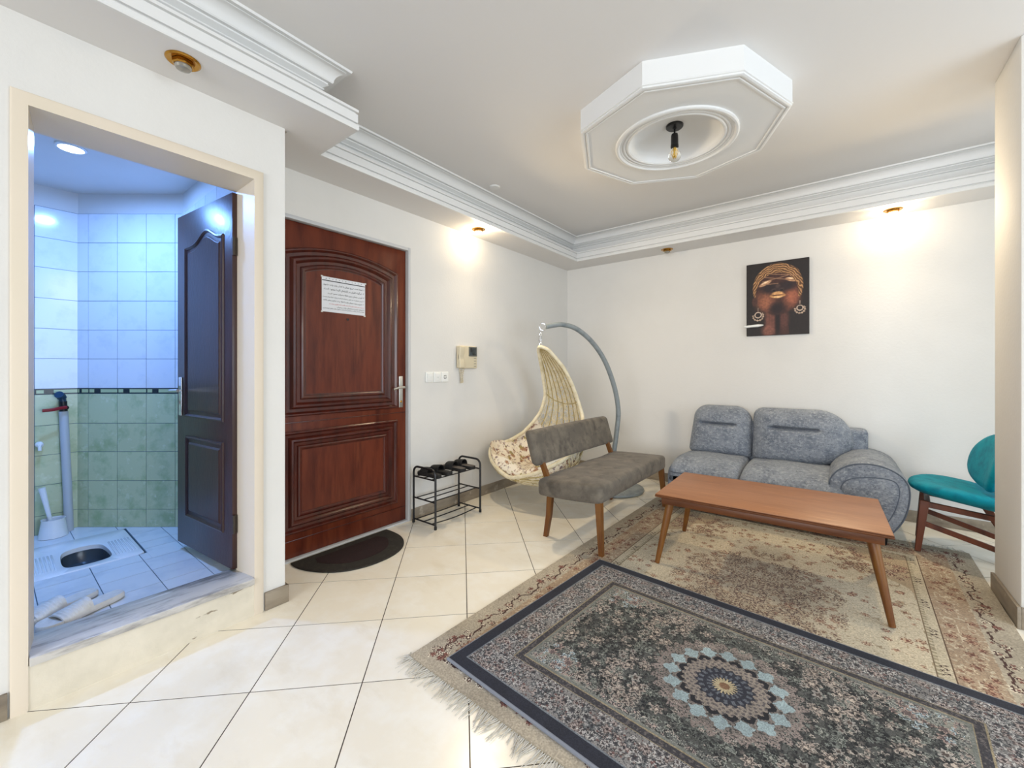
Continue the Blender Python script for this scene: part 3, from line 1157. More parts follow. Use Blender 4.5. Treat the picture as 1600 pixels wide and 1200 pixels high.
ic = thing('intercom', (0.0, -1.80, 1.197), 'beige video intercom with handset and coiled cord on the wall', 'intercom')
bm = BM()
add_pillow(bm, 0.0, .040, -1.885, -1.683, 1.200, 1.400, .008, n=3)
body = obj('body', bm, beige_plastic, ic)
bm = BM()
add_pillow(bm, .008, .058, -1.917, -1.858, 1.203, 1.398, .010, n=6, deform=lambda v: v + Vector((-.012 * max(0, 1 - abs(v.z - 1.30) / .05) if v.x > .04 else 0, 0, 0)))
obj('handset', bm, beige_plastic, ic)
bm = BM()
add_box(bm, .039, .0435, -1.793, -1.688, 1.308, 1.395, bevel=.002)
sb = obj('screen_bezel', bm, mat('bezel_grey', S(92, 94, 90), .4), body)
bm = BM()
add_box(bm, .0425, .0445, -1.783, -1.702, 1.318, 1.384, bevel=.001)
obj('screen', bm, dark_glass, body)
for k in range(4):
    bm = BM()
    add_box(bm, .039, .0425, -1.725, -1.697, 1.288 - .024 * k, 1.294 - .024 * k, bevel=.001)
    obj('button', bm, mat('button_grey', S(150, 146, 132), .4), body)
bm = BM()
cd = []
for k in range(150):
    t = k / 149
    cyy = -1.872 + .012 * math.sin(t * PI * 2)
    czz = 1.204 - .13 * math.sin(PI * min(1, t * 1.02))
    cyy += -.012 + .045 * t
    a = k * .9
    cd.append((.022 + .010 * math.cos(a), cyy + .010 * math.sin(a), czz + .004 * math.sin(a)))
add_tube(bm, cd, .0028, 5)
obj('coiled_cord', bm, beige_plastic, ic)

# ------------------------------------------------------------------ notice on the entry door
FORMS = {'ا': 'FE8D FE8E', 'آ': 'FE81 FE82', 'ب': 'FE8F FE90 FE91 FE92', 'پ': 'FB56 FB57 FB58 FB59', 'ت': 'FE95 FE96 FE97 FE98', 'ج': 'FE9D FE9E FE9F FEA0',
         'ح': 'FEA1 FEA2 FEA3 FEA4', 'خ': 'FEA5 FEA6 FEA7 FEA8', 'د': 'FEA9 FEAA', 'ر': 'FEAD FEAE', 'ز': 'FEAF FEB0', 'س': 'FEB1 FEB2 FEB3 FEB4', 'ش': 'FEB5 FEB6 FEB7 FEB8',
         'ص': 'FEB9 FEBA FEBB FEBC', 'ط': 'FEC1 FEC2 FEC3 FEC4', 'ع': 'FEC9 FECA FECB FECC', 'ف': 'FED1 FED2 FED3 FED4', 'ق': 'FED5 FED6 FED7 FED8', 'ک': 'FB8E FB8F FB90 FB91',
         'گ': 'FB92 FB93 FB94 FB95', 'ل': 'FEDD FEDE FEDF FEE0', 'م': 'FEE1 FEE2 FEE3 FEE4', 'ن': 'FEE5 FEE6 FEE7 FEE8', 'و': 'FEED FEEE', 'ه': 'FEE9 FEEA FEEB FEEC', 'ی': 'FBFC FBFD FBFE FBFF'}


def shape(text):
    out = []
    for i, ch in enumerate(text):
        if ch not in FORMS:
            out.append(ch)
            continue
        f = [chr(int(h, 16)) for h in FORMS[ch].split()]
        prev = text[i - 1] if i else ' '
        nxt = text[i + 1] if i + 1 < len(text) else ' '
        jp = prev in FORMS and len(FORMS[prev].split()) == 4
        jn = nxt in FORMS and len(f) == 4
        out.append(f[(3 if jp else 2)] if jn else f[1 if jp else 0])
    return ''.join(out[::-1])


note = thing('notice', (FX, -2.95, 1.573), 'white printed Persian notice taped to the entry door', 'notice')
NX = FX + .0063
NC = Matrix.Translation((NX, -2.95, 1.69))
bm = BM()
add_box(bm, NX - .001, NX, -3.109, -2.791, 1.573, 1.806)
obj('sheet', bm, paper, note, smooth=0)
bm = BM()
add_box(bm, NX, NX + .0006, -3.107, -2.793, 1.778, 1.7835)
obj('header_rule', bm, ink, note, smooth=0)
lines = [('۱- لطفا تحت هیچ عنوان با کفش وارد واحد نشوید', 1.7500, .300, ink), ('۲- هرگونه قلیان در آپارتمان اکیدا ممنوع است', 1.7215, .296, ink),
         ('۳- آوردن مهمان بدون اطلاع به واحد ممنوع است', 1.6935, .270, ink), ('۴- آوردن مهمان به هر دلیل و تعداد به واحد از طرف شما مجاز نیست', 1.6700, .304, ink),
         ('۵- خروج و ورود مهمان باید با اطلاع و در ساعت مقرر باشد', 1.6475, .300, ink), ('در صورت عدم رعایت موارد بالا از ادامه اقامت شما جلوگیری خواهد شد', 1.6260, .262, red_ink),
         ('با احترام، مدیریت ساختمان، واحد پذیرش', 1.6080, .205, ink), ('لطفا در حفظ نظافت و آرامش ساختمان و حقوق دیگر ساکنان کوشا باشید', 1.5945, .304, ink)]
DEP = bpy.context.evaluated_depsgraph_get()


def text_mesh(body, size_w, m4, m, parent, name='text_line', left=None):
    cu = bpy.data.curves.new('text', 'FONT')
    cu.body = body
    cu.resolution_u = 1
    cu.size = 1.0
    cu.extrude = 0.0
    cu.offset = 0.012
    o = bpy.data.objects.new('text', cu)
    COL.objects.link(o)
    bpy.context.view_layer.update()
    me = bpy.data.meshes.new_from_object(o.evaluated_get(bpy.context.evaluated_depsgraph_get()))
    bpy.data.objects.remove(o)
    xs = [v.co.x for v in me.vertices]
    w = max(xs) - min(xs)
    k = size_w / w
    me.transform(Matrix.Translation((-max(xs), 0, 0)))
    me.transform(Matrix.Diagonal((k, min(k, .0255), 1, 1)))
    me.transform(m4)
    return obj(name, me, m, parent, smooth=0)


# text plane: local x -> +y of the room, local y -> +z, facing +x
TXT = lambda y, z, dx=.0007: Matrix.Translation((NX + dx, y, z)) @ Matrix(((0, 0, 1, 0), (1, 0, 0, 0), (0, 1, 0, 0), (0, 0, 0, 1)))
for body_, z_, w_, mm in lines:
    text_mesh(shape(body_), w_, TXT(-2.799, z_), mm, note)
for k in range(12):
    bm = BM()
    yy = -3.08 + .0235 * k
    add_lathe(bm, [(.0022 if k % 3 else .0032, 0), (.0022, .0006)], Matrix.Translation((NX, yy, 1.7935 + .002 * (k % 2))) @ Matrix.Rotation(PI / 2, 4, 'Y'), 8)
    obj('header_dot', bm, ink, note)
tape_m = mat('clear_tape', S(214, 212, 206), .15)
for y0, z0 in ((-3.115, 1.800), (-2.797, 1.798), (-2.802, 1.566), (-3.115, 1.567)):
    bm = BM()
    add_box(bm, NX, NX + .0008, y0, y0 + .014, z0, z0 + .010)
    obj('tape', bm, tape_m, note, smooth=0)

# ------------------------------------------------------------------ doormat
dm = thing('doormat', (.22, -2.96, 0), 'dark half-round doormat in front of the entry door', 'doormat')
half = [(.022, -3.328), (.10, -3.330), (.20, -3.302), (.30, -3.245), (.375, -3.165), (.418, -3.06), (.428, -2.96), (.415, -2.86), (.37, -2.765), (.295, -2.695), (.20, -2.652), (.10, -2.640), (.022, -2.642)]
arc_ = catmull(half, 5)
cc = np.array((.10, -2.985))
bm = BM()
add_puff(bm, arc_, [(.002, .0005), (0, .003), (0, .008), (.004, .010), (.008, .010), (None, .010)], up)
obj('border', bm, mat_rubber, dm)
inn = [np.array((.085, -3.205))] + [cc + (np.array(p) - cc) * np.array((.70, .72)) for p in arc_[8:-8]] + [np.array((.085, -2.765))]
bm = BM()
add_puff(bm, inn, [(0, .009), (0, .0115), (.004, .0125), (None, .0125)], up)
obj('pile', bm, mat_pile, dm)

# ------------------------------------------------------------------ shoe rack and the slippers on it
rk = thing('shoe_rack', (.175, -2.17, 0), 'small black metal three-tier shoe rack against the wall beside the entry door', 'shoe rack')
RX0, RX1, RYA, RYB = .048, .300, -2.414, -1.925
for yy in (RYA, RYB):
    bm = BM()
    pts = [(RX0, yy, 0.0), (RX0, yy, .39)]
    for k in range(1, 7):
        a = PI / 2 * k / 6
        pts.append((RX0 + .05 * (1 - math.cos(a)), yy, .39 + .05 * math.sin(a)))
    for k in range(7):
        a = PI / 2 * k / 6
        pts.append((RX1 - .05 + .05 * math.sin(a), yy, .39 + .05 * math.cos(a)))
    pts.append((RX1, yy, 0))
    add_tube(bm, pts, .0085, 10)
    obj('side_frame', bm, black_metal, rk)
    for zz in (.362, .197, .032):
        bm = BM()
        add_tube(bm, [(RX0, yy, zz), (RX1, yy, zz)], .006, 8)
        obj('cross_bar', bm, black_metal, rk)
    for xx in (RX0, RX1):
        bm = BM()
        add_lathe(bm, [(.011, 0), (.011, .022), (.009, .024)], Matrix.Translation((xx, yy, 0)), 12)
        obj('foot', bm, black_rubber, rk)
for zz in (.362, .197, .032):
    for i, xx in enumerate((.085, .175, .265)):
        bm = BM()
        sag = .012 if zz < .1 and i == 2 else .002
        add_tube(bm, [(xx, RYA + (RYB - RYA) * k / 8, zz + .004 - sag * math.sin(PI * k / 8)) for k in range(9)], .0045, 8)
        obj('shelf_rod', bm, black_metal, rk)


def sandal(label, y, light, tilt=0.0):
    zb = .372
    t = thing('sandal', (.175, y, zb), label, 'sandal', 'slippers on the shoe rack')
    x_heel, x_toe = .302, .052
    P = lambda u, v, h: Vector((x_heel + (x_toe - x_heel) * u, y + v + tilt * (u - .5), zb + h))
    hf = [(0.0, .0), (.04, .024), (.18, .033), (.4, .033), (.6, .040), (.8, .044), (.93, .034), (1.0, 0.0)]
    ol = catmull(hf + [(u, -v) for u, v in hf[-2:0:-1]], 4, True)
    b = BM()
    add_puff(b, ol, [(.004, 0), (0, .003), (0, .020), (.003, .024)], lambda u, v, h: P(u, v, h))
    obj('sole', b, black_rubber, t)
    b = BM()
    add_puff(b, [(p[0] * .96 + .02, p[1] * .88) for p in ol], [(0, .0235), (.0, .0255), (.01, .0262), (None, .0262)], lambda u, v, h: P(u, v, h))
    obj('insole', b, mat('insole_grey', S(92, 86, 80), .8) if light else black_rubber, t)
    b = BM()
    rows, inr = [], []
    for i in range(9):
        u = .44 + .34 * i / 8
        w = np.interp(u, [q[0] for q in hf], [q[1] for q in hf]) + .004
        hh = .070 - .012 * i / 8
        rows.append([P(u, w * math.cos(PI * k / 12), .012 + (hh - .012) * math.sin(PI * k / 12) ** .8) for k in range(13)])
        inr.append([P(u, .90 * w * math.cos(PI * k / 12), .012 + (hh - .018) * math.sin(PI * k / 12) ** .8) for k in range(13)])
    add_grid(b, rows)
    add_grid(b, inr)
    add_grid(b, [rows[0], inr[0]])
    add_grid(b, [rows[-1], inr[-1]])
    obj('strap', b, black_rubber, t)


sandal('all-black slipper on the shoe rack at its end nearest the entry door', -2.365, False, .01)
sandal('all-black slipper on the shoe rack, second from the entry door', -2.262, False, -.01)
sandal('black slipper with a grey insole on the shoe rack, third from the entry door', -2.105, True, .006)
sandal('black slipper with a grey insole on the shoe rack, farthest from the entry door', -2.005, True, -.012)

# ------------------------------------------------------------------ picture
PXA, PXB, PZA, PZB = 1.966, 2.449, 1.504, 2.175
pic = thing('wall_picture', ((PXA + PXB) / 2, 0, PZA), 'frameless canvas print of a woman with a golden headwrap, on the wall above the sofa', 'picture')
bm = BM()
add_box(bm, PXA, PXB, -.024, 0, PZA, PZB, bevel=.002)
obj('canvas', bm, canvas_m, pic)
nx, ny = 180, 250
u, v = np.meshgrid((np.arange(nx) + .5) / nx, (np.arange(ny) + .5) / ny)       # u right, v up


def smooth(e0, e1, x):
    t = np.clip((x - e0) / (e1 - e0), 0, 1)
    return t * t * (3 - 2 * t)


def vnoise(shape, cells, seed=0):
    r = np.random.default_rng(seed)
    gy, gx = cells
    g = r.random((gy + 2, gx + 2))
    y = np.linspace(0, gy, shape[0], endpoint=False)
    x = np.linspace(0, gx, shape[1], endpoint=False)
    yi, xi = y.astype(int), x.astype(int)
    fy, fx = (y - yi)[:, None], (x - xi)[None]
    fy, fx = fy * fy * (3 - 2 * fy), fx * fx * (3 - 2 * fx)
    a, b_, c_, d_ = g[yi][:, xi], g[yi][:, xi + 1], g[yi + 1][:, xi], g[yi + 1][:, xi + 1]
    return (a * (1 - fx) + b_ * fx) * (1 - fy) + (c_ * (1 - fx) + d_ * fx) * fy


def mixc(img, mask, col):
    col = np.array(col, float)
    img[:] = img * (1 - mask[..., None]) + col * mask[..., None]


def ell(cx, cy, rx, ry, soft=.08, rot=0.0):
    du, dv = (u - cx), (v - cy) * PZ_AR
    c_, s_ = math.cos(rot), math.sin(rot)
    a, b_ = du * c_ + dv * s_, -du * s_ + dv * c_
    d = np.sqrt((a / rx) ** 2 + (b_ / ry) ** 2)
    return 1 - smooth(1 - soft, 1 + soft, d)


PZ_AR = (PZB - PZA) / (PXB - PXA)
img = np.zeros((ny, nx, 3)) + np.array((30, 22, 20.))
# neck and shoulders
mixc(img, ((np.abs(u - .50) < .20 - .06 * smooth(0, .35, v)) & (v < .40)).astype(float), (58, 32, 27))
mixc(img, ell(.40, .20, .09, .26, .5), (110, 66, 54))
mixc(img, ell(.36, .06, .10, .10, .6), (128, 80, 66))
mixc(img, ell(.62, .22, .07, .22, .6), (88, 52, 44))
mixc(img, ell(.515, .20, .035, .35, .7), (28, 16, 17))
# head tilted back: jaw, cheeks
mixc(img, ell(.51, .56, .36, .40, .05), (66, 37, 30))
mixc(img, ell(.32, .46, .14, .17, .8), (150, 92, 66))
mixc(img, ell(.74, .50, .11, .17, .8), (158, 92, 66))
mixc(img, ell(.50, .36, .10, .10, .8), (30, 18, 20))
mixc(img, ell(.38, .64, .12, .08, .7), (34, 21, 24))
mixc(img, ell(.68, .66, .12, .08, .7), (38, 24, 26))
mixc(img, ell(.52, .62, .11, .10, .7), (40, 25, 26))
for cx in (.455, .575):
    mixc(img, ell(cx, .615, .045, .03, .5), (66, 48, 46))
    mixc(img, ell(cx + .004, .605, .022, .014, .5), (14, 9, 10))
mixc(img, ell(.52, .665, .035, .05, .7), (78, 56, 50))
# lips
mixc(img, ell(.515, .535, .130, .040, .12), (196, 142, 88))
mixc(img, ell(.515, .565, .090, .035, .3), (214, 160, 104))
mixc(img, ell(.515, .540, .105, .010, .5), (90, 50, 34))
mixc(img, ell(.515, .515, .07, .02, .6), (232, 188, 132))
# eyelids of gold
mixc(img, ell(.315, .715, .115, .035, .25, .45), (196, 150, 112))
mixc(img, ell(.31, .728, .07, .014, .5, .45), (238, 206, 168))
mixc(img, ell(.735, .735, .10, .035, .25, -.30), (196, 148, 108))
mixc(img, ell(.73, .75, .06, .014, .5, -.30), (236, 200, 160))
# headwrap
band = ell(.51, .645, .405, .46, .03) * (1 - ell(.50, .56, .345, .40, .03)) * (v > .50)
inner_w = ell(.53, .80, .33, .21, .06) * (v > .845 - .25 * (u - .5) ** 2)
wrap = np.maximum(band, inner_w)
mixc(img, wrap, (122, 84, 52))
ph = np.arctan2((v - .50) * PZ_AR, u - .51)
rr = np.hypot(u - .51, (v - .50) * PZ_AR)
st = .5 + .5 * np.sin(rr * 170 + 9 * np.sin(ph * 3) + vnoise(u.shape, (20, 20), 3) * 7)
mixc(img, wrap * smooth(.6, .9, st) * .85, (206, 158, 106))
mixc(img, wrap * smooth(.75, 1, 1 - st) * .8, (58, 34, 22))
for (x0, y0, x1, y1) in ((.27, .74, .72, .80), (.30, .80, .80, .72), (.24, .70, .52, .70), (.38, .84, .84, .78)):
    dxx, dyy = x1 - x0, (y1 - y0)
    tt = np.clip(((u - x0) * dxx + (v - y0) * dyy) / (dxx ** 2 + dyy ** 2), 0, 1)
    dd = np.hypot(u - x0 - tt * dxx, (v - y0 - tt * dyy) * PZ_AR)
    mixc(img, 1 - smooth(.004, .010, dd), (148, 110, 84))
# ear and hoop earrings
mixc(img, ell(.135, .47, .045, .085, .3), (74, 44, 36))
for cx, cy, R in ((.195, .285, .085), (.865, .345, .075)):
    d = np.hypot(u - cx, (v - cy) * PZ_AR)
    mixc(img, (np.abs(d - R * .62) < .009).astype(float), (190, 168, 150))
    dl = np.hypot(u - cx, (v - cy + .015) * PZ_AR)
    an = np.arctan2((v - cy) * PZ_AR, u - cx)
    mixc(img, ((np.abs(dl - R) < .012 + .006 * np.sin(an * 14)) & (an < .5)).astype(float), (176, 152, 132))
    mixc(img, ((np.abs(u - cx) < .007) & (v > cy + .05) & (v < cy + .10)).astype(float), (150, 126, 110))
img *= (.88 + .24 * vnoise(u.shape, (60, 45), 5))[..., None]


def to_lin(a):
    a = np.clip(a, 0, 255) / 255.
    return np.where(a <= .04045, a / 12.92, ((a + .055) / 1.055) ** 2.4)


me = painted('print', to_lin(img), lambda a, b_: (PXA + .002 + (PXB - PXA - .004) * a, np.full_like(a, -.0248), PZA + .002 + (PZB - PZA - .004) * b_), print_m)
obj('print', me, print_m, pic, smooth=0)
bm = BM()
add_tube(bm, [(1.948, -.034, 1.5915), (1.952, -.034, 1.592), (1.99, -.034, 1.594), (2.0, -.034, 1.5945), (2.06, -.034, 1.5975), (2.085, -.034, 1.599), (2.105, -.034, 1.600)], [.006, .010, .012, .0105, .0135, .010, .004], 10)
tag(obj('marker_pen', bm, white_plastic), 'white pen-like stick across the lower corner of the canvas print', 'pen')

# ------------------------------------------------------------------ rugs
def florals(rgb, X, Y, n, box, rmin, rmax, pals, seed, petals=(5, 6, 8)):
    """stamp n small woven rosettes into the raster."""
    r = np.random.default_rng(seed)
    x_ax, y_ax = X[0], Y[:, 0]
    for _ in range(n):
        cx, cy = r.uniform(box[0], box[1]), r.uniform(box[2], box[3])
        R = r.uniform(rmin, rmax)
        i0, i1 = np.searchsorted(x_ax, (cx - R * 1.3, cx + R * 1.3))
        j0, j1 = np.searchsorted(y_ax, (cy - R * 1.3, cy + R * 1.3))
        if i1 <= i0 or j1 <= j0:
            continue
        dx, dy = X[j0:j1, i0:i1] - cx, Y[j0:j1, i0:i1] - cy
        d = np.hypot(dx, dy)
        k = petals[r.integers(len(petals))]
        edge = R * (.78 + .22 * np.cos(k * np.arctan2(dy, dx) + r.uniform(0, 6)))
        pal = pals[r.integers(len(pals))]
        sub = rgb[j0:j1, i0:i1]
        for frac, col in zip((1.0, .74, .36), pal):
            if col is not None:
                sub[d < edge * frac] = col


def mirror(q):
    top_ = np.concatenate([q[:, ::-1], q], 1)
    return np.concatenate([top_[::-1], top_], 0)


def quarter(hx, hy, res):
    nx_, ny_ = int(round(hx / res)), int(round(hy / res))
    X, Y = np.meshgrid((np.arange(nx_) + .5) * hx / nx_, (np.arange(ny_) + .5) * hy / ny_)
    return X, Y


# --- large beige rug: local x across (1.98), local y along (2.87)
BW, BL = .99, 1.435
X, Y = quarter(BW, BL, .0048)
e = np.minimum(BW - X, BL - Y)
along = np.where(BW - X < BL - Y, Y, X)
rgb = np.zeros(X.shape + (3,)) + np.array((168, 157, 138.))
b1 = (e > .125) & (e < .262)
rgb[b1] = (160, 139, 116)
sc1 = vnoise(X.shape, (70, 50), 21)
rgb[b1 & (np.abs(sc1 - .5) < .055)] = (188, 174, 150)
florals(rgb, X, Y, 55, (0, BW - .14, BL - .25, BL - .14), .018, .030, [((112, 80, 66), (160, 128, 106), (104, 66, 56)), ((190, 174, 148), (150, 126, 104), (132, 100, 82))], 22)
florals(rgb, X, Y, 44, (BW - .25, BW - .14, 0, BL - .14), .016, .027, [((112, 80, 66), (160, 128, 106), (104, 66, 56)), ((190, 174, 148), (150, 126, 104), (132, 100, 82))], 23)
wav = e - (.088 + .018 * np.sin(along * 2 * PI / .22) + .006 * np.sin(along * 2 * PI / .073))
rgb[np.abs(wav) < .0045] = (72, 48, 42)
florals(rgb, X, Y, 70, (BW - .115, BW - .055, 0, BL - .05), .007, .022, [((74, 46, 42), (186, 172, 150), (110, 60, 54)), ((96, 64, 56), (134, 92, 80), (92, 60, 54)), ((214, 204, 182), (84, 60, 52), (214, 204, 182))], 24)
florals(rgb, X, Y, 52, (0, BW - .05, BL - .115, BL - .055), .007, .022, [((74, 46, 42), (186, 172, 150), (110, 60, 54)), ((96, 64, 56), (134, 92, 80), (92, 60, 54)), ((214, 204, 182), (84, 60, 52), (214, 204, 182))], 25)
rgb[(e > .262) & (e < .268)] = (96, 76, 60)
b2 = (e >= .268) & (e < .318)
rgb[b2] = (186, 174, 150)
mot = (np.abs(((along / .30) % 1) - .5) < .14) & (np.abs((e - .293) - .010 * np.sin(along * 2 * PI / .030)) < .004)
rgb[b2 & mot] = (66, 48, 42)
rgb[b2 & (np.abs(e - .31) < .006) & ((along * 38 % 1) < .5)] = (150, 140, 116)
rgb[(e >= .318) & (e < .323)] = (120, 104, 82)
fld = e >= .323
rgb[fld] = (194, 182, 158)
fx, fy = X / (BW - .323), Y / (BL - .323)
vine = vnoise(X.shape, (46, 32), 31)
rgb[fld & (np.abs(vine - .5) < .016)] = (158, 142, 116)
flp = [((128, 92, 76), (188, 164, 138), (120, 80, 68)), ((146, 122, 98), (180, 160, 132), (110, 74, 62)), ((106, 74, 62), (160, 120, 100), (190, 170, 140))]
florals(rgb, X, Y, 150, (0, BW - .33, 0, BL - .33), .010, .026, flp, 32)
corner = fld & (fx ** 1.5 + fy ** 1.5 + .05 * np.sin(np.arctan2(fy, fx) * 22) > 1.30)
rgb[corner] = (168, 150, 124)
florals(rgb, X, Y, 100, (.28, BW - .33, .70, BL - .33), .012, .03, [((92, 66, 58), (176, 150, 128), (104, 64, 56)), ((120, 92, 78), (196, 180, 152), (96, 62, 54))], 33)
md = np.hypot(X / .40, Y / .62) + .05 * np.cos(np.arctan2(Y / .62, X / .40) * 16)
med = md < 1
dens = np.clip(1.15 - md, 0, 1)
rgb[fld] = (rgb * (1 - .42 * dens[..., None]) + np.array((150, 132, 112.)) * (.42 * dens[..., None]))[fld]
rr_ = np.random.default_rng(34)
for k in range(230):
    a_, q_ = rr_.uniform(0, PI / 2), rr_.uniform(0, 1) ** .6
    cx_, cy_ = .40 * q_ * math.cos(a_), .60 * q_ * math.sin(a_)
    florals(rgb, X, Y, 1, (cx_, cx_ + .001, cy_, cy_ + .001), .010, .026, [((110, 88, 76), (184, 168, 142), (126, 98, 84)), ((132, 110, 94), (188, 172, 146), (104, 80, 70)), ((100, 82, 74), (156, 138, 118), (186, 170, 144))], 300 + k)
# the flowers reach past the medallion's edge only on it
q = rgb
full = mirror(q)
H_, W_ = full.shape[:2]
blot = vnoise((H_, W_), (14, 10), 41)
full = full * (.90 + .16 * blot)[..., None] * (.90 + .2 * rng.random((H_, W_)))[..., None]
BC = Vector((2.282, -1.988))
BROT = math.radians(-1.45)
RB = lambda x, y, z: (BC.x + x * math.cos(BROT) - y * math.sin(BROT), BC.y + x * math.sin(BROT) + y * math.cos(BROT), z)


def rug_xyz(hx, hy, z, place, wob=0.0):
    def f(a, b_):
        x, y = (a * 2 - 1) * hx, (b_ * 2 - 1) * hy
        dx = wob * np.sin(b_ * 9.0)
        p = place(x + dx, y, 0)
        return p[0] + 0 * x, p[1] + 0 * x, np.full_like(x, z)
    return f


rugb = thing('beige_rug', (BC.x, BC.y, 0), 'large beige Persian rug with fringed ends under the coffee table', 'rug')
me = painted('pile', to_lin(full), rug_xyz(BW, BL, .0095, RB), rug_m)
obj('pile', me, rug_m, rugb, smooth=0)
bm = BM()
lo = [Vector(RB(x, y, .0005)) for x, y in ((-BW, -BL), (BW, -BL), (BW, BL), (-BW, BL))]
add_prism(bm, lo, [v + Vector((0, 0, .0085)) for v in lo])
obj('backing', bm, mat('rug_backing', S(160, 148, 126), .95), rugb, smooth=0)
for end in (-1, 1):
    bm = BM()
    for k in range(330):
        x = -BW + 2 * BW * (k + random.random()) / 330
        if end > 0 and k % 2:
            continue
        L = random.uniform(.035, .085)
        sw = random.uniform(-.022, .022) + .012 * math.sin(k * .21)
        y0 = end * BL
        pts = [RB(x, y0 - end * .004, .006), RB(x + sw * .3, y0 + end * L * .35, .0045), RB(x + sw, y0 + end * L, .002 + random.random() * .004)]
        add_tube(bm, pts, [.0022, .0018, .0010], 4, caps=False)
    for k in range(9):                       # tangled corner strands
        x = -BW + random.uniform(0, .03)
        add_tube(bm, [RB(x, end * BL, .006), RB(x - random.uniform(.0, .03), end * (BL + random.uniform(-.02, .03)), .007), RB(x - random.uniform(.0, .05), end * (BL + random.uniform(-.03, .05)), .004 * random.random() + .003)], [.002, .0016, .001], 4, caps=False)
    obj('fringe', bm, fringe_m, rugb, kind='stuff')

# --- dark rug on top: local x along (1.73), local y across (1.18)
DL, DW = .872, .592
X, Y = quarter(DL, DW, .0029)
e = np.minimum(DL - X, DW - Y)
along = np.where(DL - X < DW - Y, Y, X)
rgb = np.zeros(X.shape + (3,)) + np.array((84, 85, 82.))
fl = e > .232
hexa = np.abs(vnoise(X.shape, (34, 50), 51) - .5)
rgb[fl & (hexa < .06)] = (62, 63, 64)
rgb[fl & (vnoise(X.shape, (30, 44), 52) > .66)] = (58, 58, 58)
darkp = [((40, 41, 42), (92, 92, 88), (50, 50, 50)), ((160, 152, 143), (78, 77, 74), (160, 146, 136)), ((62, 64, 62), (104, 107, 102), (36, 37, 38)),
         ((132, 136, 128), (66, 69, 66), (146, 147, 138)), ((36, 37, 39), (60, 61, 60), (100, 94, 90)), ((46, 47, 48), (76, 78, 75), (34, 35, 36))]
florals(rgb, X, Y, 520, (0, DL - .22, 0, DW - .22), .008, .026, darkp, 53)
florals(rgb, X, Y, 36, (.1, DL - .25, .05, DW - .25), .020, .036, [((164, 152, 142), (88, 82, 78), (186, 172, 158)), ((44, 47, 48), (150, 145, 138), (80, 70, 66))], 54)
florals(rgb, X, Y, 330, (0, DL - .22, 0, DW - .22), .004, .009, [((178, 169, 158), None, (90, 82, 78)), ((34, 35, 37), None, None), ((34, 35, 37), None, None), ((120, 124, 118), None, None)], 55)
fx, fy = X / (DL - .232), Y / (DW - .232)
cor = fl & (fx ** 2.2 + fy ** 2.2 + .06 * np.sin(np.arctan2(fy, fx) * 26) > 1.34)
rgb[cor] = (138, 138, 128)
corm = cor.copy()
florals(rgb, X, Y, 60, (DL - .42, DL - .24, DW - .36, DW - .24), .008, .024, [((84, 88, 84), (150, 150, 142), (70, 72, 72)), ((176, 190, 194), (96, 104, 108), (190, 180, 168)), ((170, 148, 138), (96, 84, 82), None)], 56)
florals(rgb, X, Y, 70, (0, DL - .24, DW - .262, DW - .236), .006, .014, [((150, 150, 142), (90, 92, 90), None), ((170, 160, 150), (70, 68, 70), (180, 160, 150))], 57)
florals(rgb, X, Y, 44, (DL - .262, DL - .236, 0, DW - .24), .006, .014, [((150, 150, 142), (90, 92, 90), None), ((170, 160, 150), (70, 68, 70), (180, 160, 150))], 58)
# border
b1 = (e > .056) & (e <= .185)
rgb[b1] = (136, 133, 130)
n1 = vnoise(X.shape, (80, 120), 61)
rgb[b1 & (np.abs(n1 - .5) < .06)] = (80, 79, 82)
bp = [((66, 65, 68), (170, 166, 162), (84, 74, 74)), ((104, 92, 88), (164, 152, 146), (66, 58, 58)), ((182, 179, 174), (92, 90, 92), (58, 57, 60)), ((62, 64, 68), (108, 110, 110), (160, 157, 154))]
for bx_, sd in (((0, DL - .06, DW - .178, DW - .062), 62), ((DL - .178, DL - .062, 0, DW - .06), 63)):
    florals(rgb, X, Y, 250 if sd == 62 else 175, bx_, .010, .024, bp, sd)
    florals(rgb, X, Y, 170 if sd == 62 else 110, bx_, .003, .006, [((54, 53, 57), None, None), ((188, 184, 179), None, None), ((112, 84, 80), None, None)], sd + 5)
rgb[(e <= .056)] = (44, 46, 56)
rgb[(e > .048) & (e <= .054)] = (118, 124, 130)
rgb[(e > .185) & (e <= .190)] = (150, 138, 112)
g1 = (e > .190) & (e <= .216)
rgb[g1] = (64, 62, 66)
rgb[g1 & (vnoise(X.shape, (110, 160), 64) > .66)] = (98, 92, 90)
rgb[(e > .216) & (e <= .221)] = (150, 138, 112)
rgb[(e > .221) & (e <= .232)] = (120, 122, 116)
# medallion
d = np.hypot(X, Y)
an = np.arctan2(Y, X)
halo = d + .012 * np.cos(an * 32)
rgb[(halo < .250) & (vnoise(X.shape, (150, 220), 65) > .42)] = (140, 128, 122)
star = (np.abs(((an * 16 / (2 * PI)) % 1) - .5) < .45 - 1.25 * np.abs(d - .184) / .10 + .05 * np.cos(d * 300)) & (d > .145) & (d < .222)
rgb[(d < .215) & ~star & (d > .15)] = rgb[(d < .215) & ~star & (d > .15)] * .6 + np.array((96, 92, 88)) * .4
rgb[star] = (150, 167, 170)
rgb[d < .158 + .008 * np.cos(an * 16)] = (34, 34, 40)
rgb[d < .142 + .007 * np.cos(an * 32)] = (142, 132, 122)
ring_ = (d < .142) & (d > .095)
rgb[ring_ & (np.sin(an * 32) * np.sin(d * 260) > .25)] = (98, 92, 92)
rgb[d < .096 + .006 * np.cos(an * 20)] = (46, 48, 58)
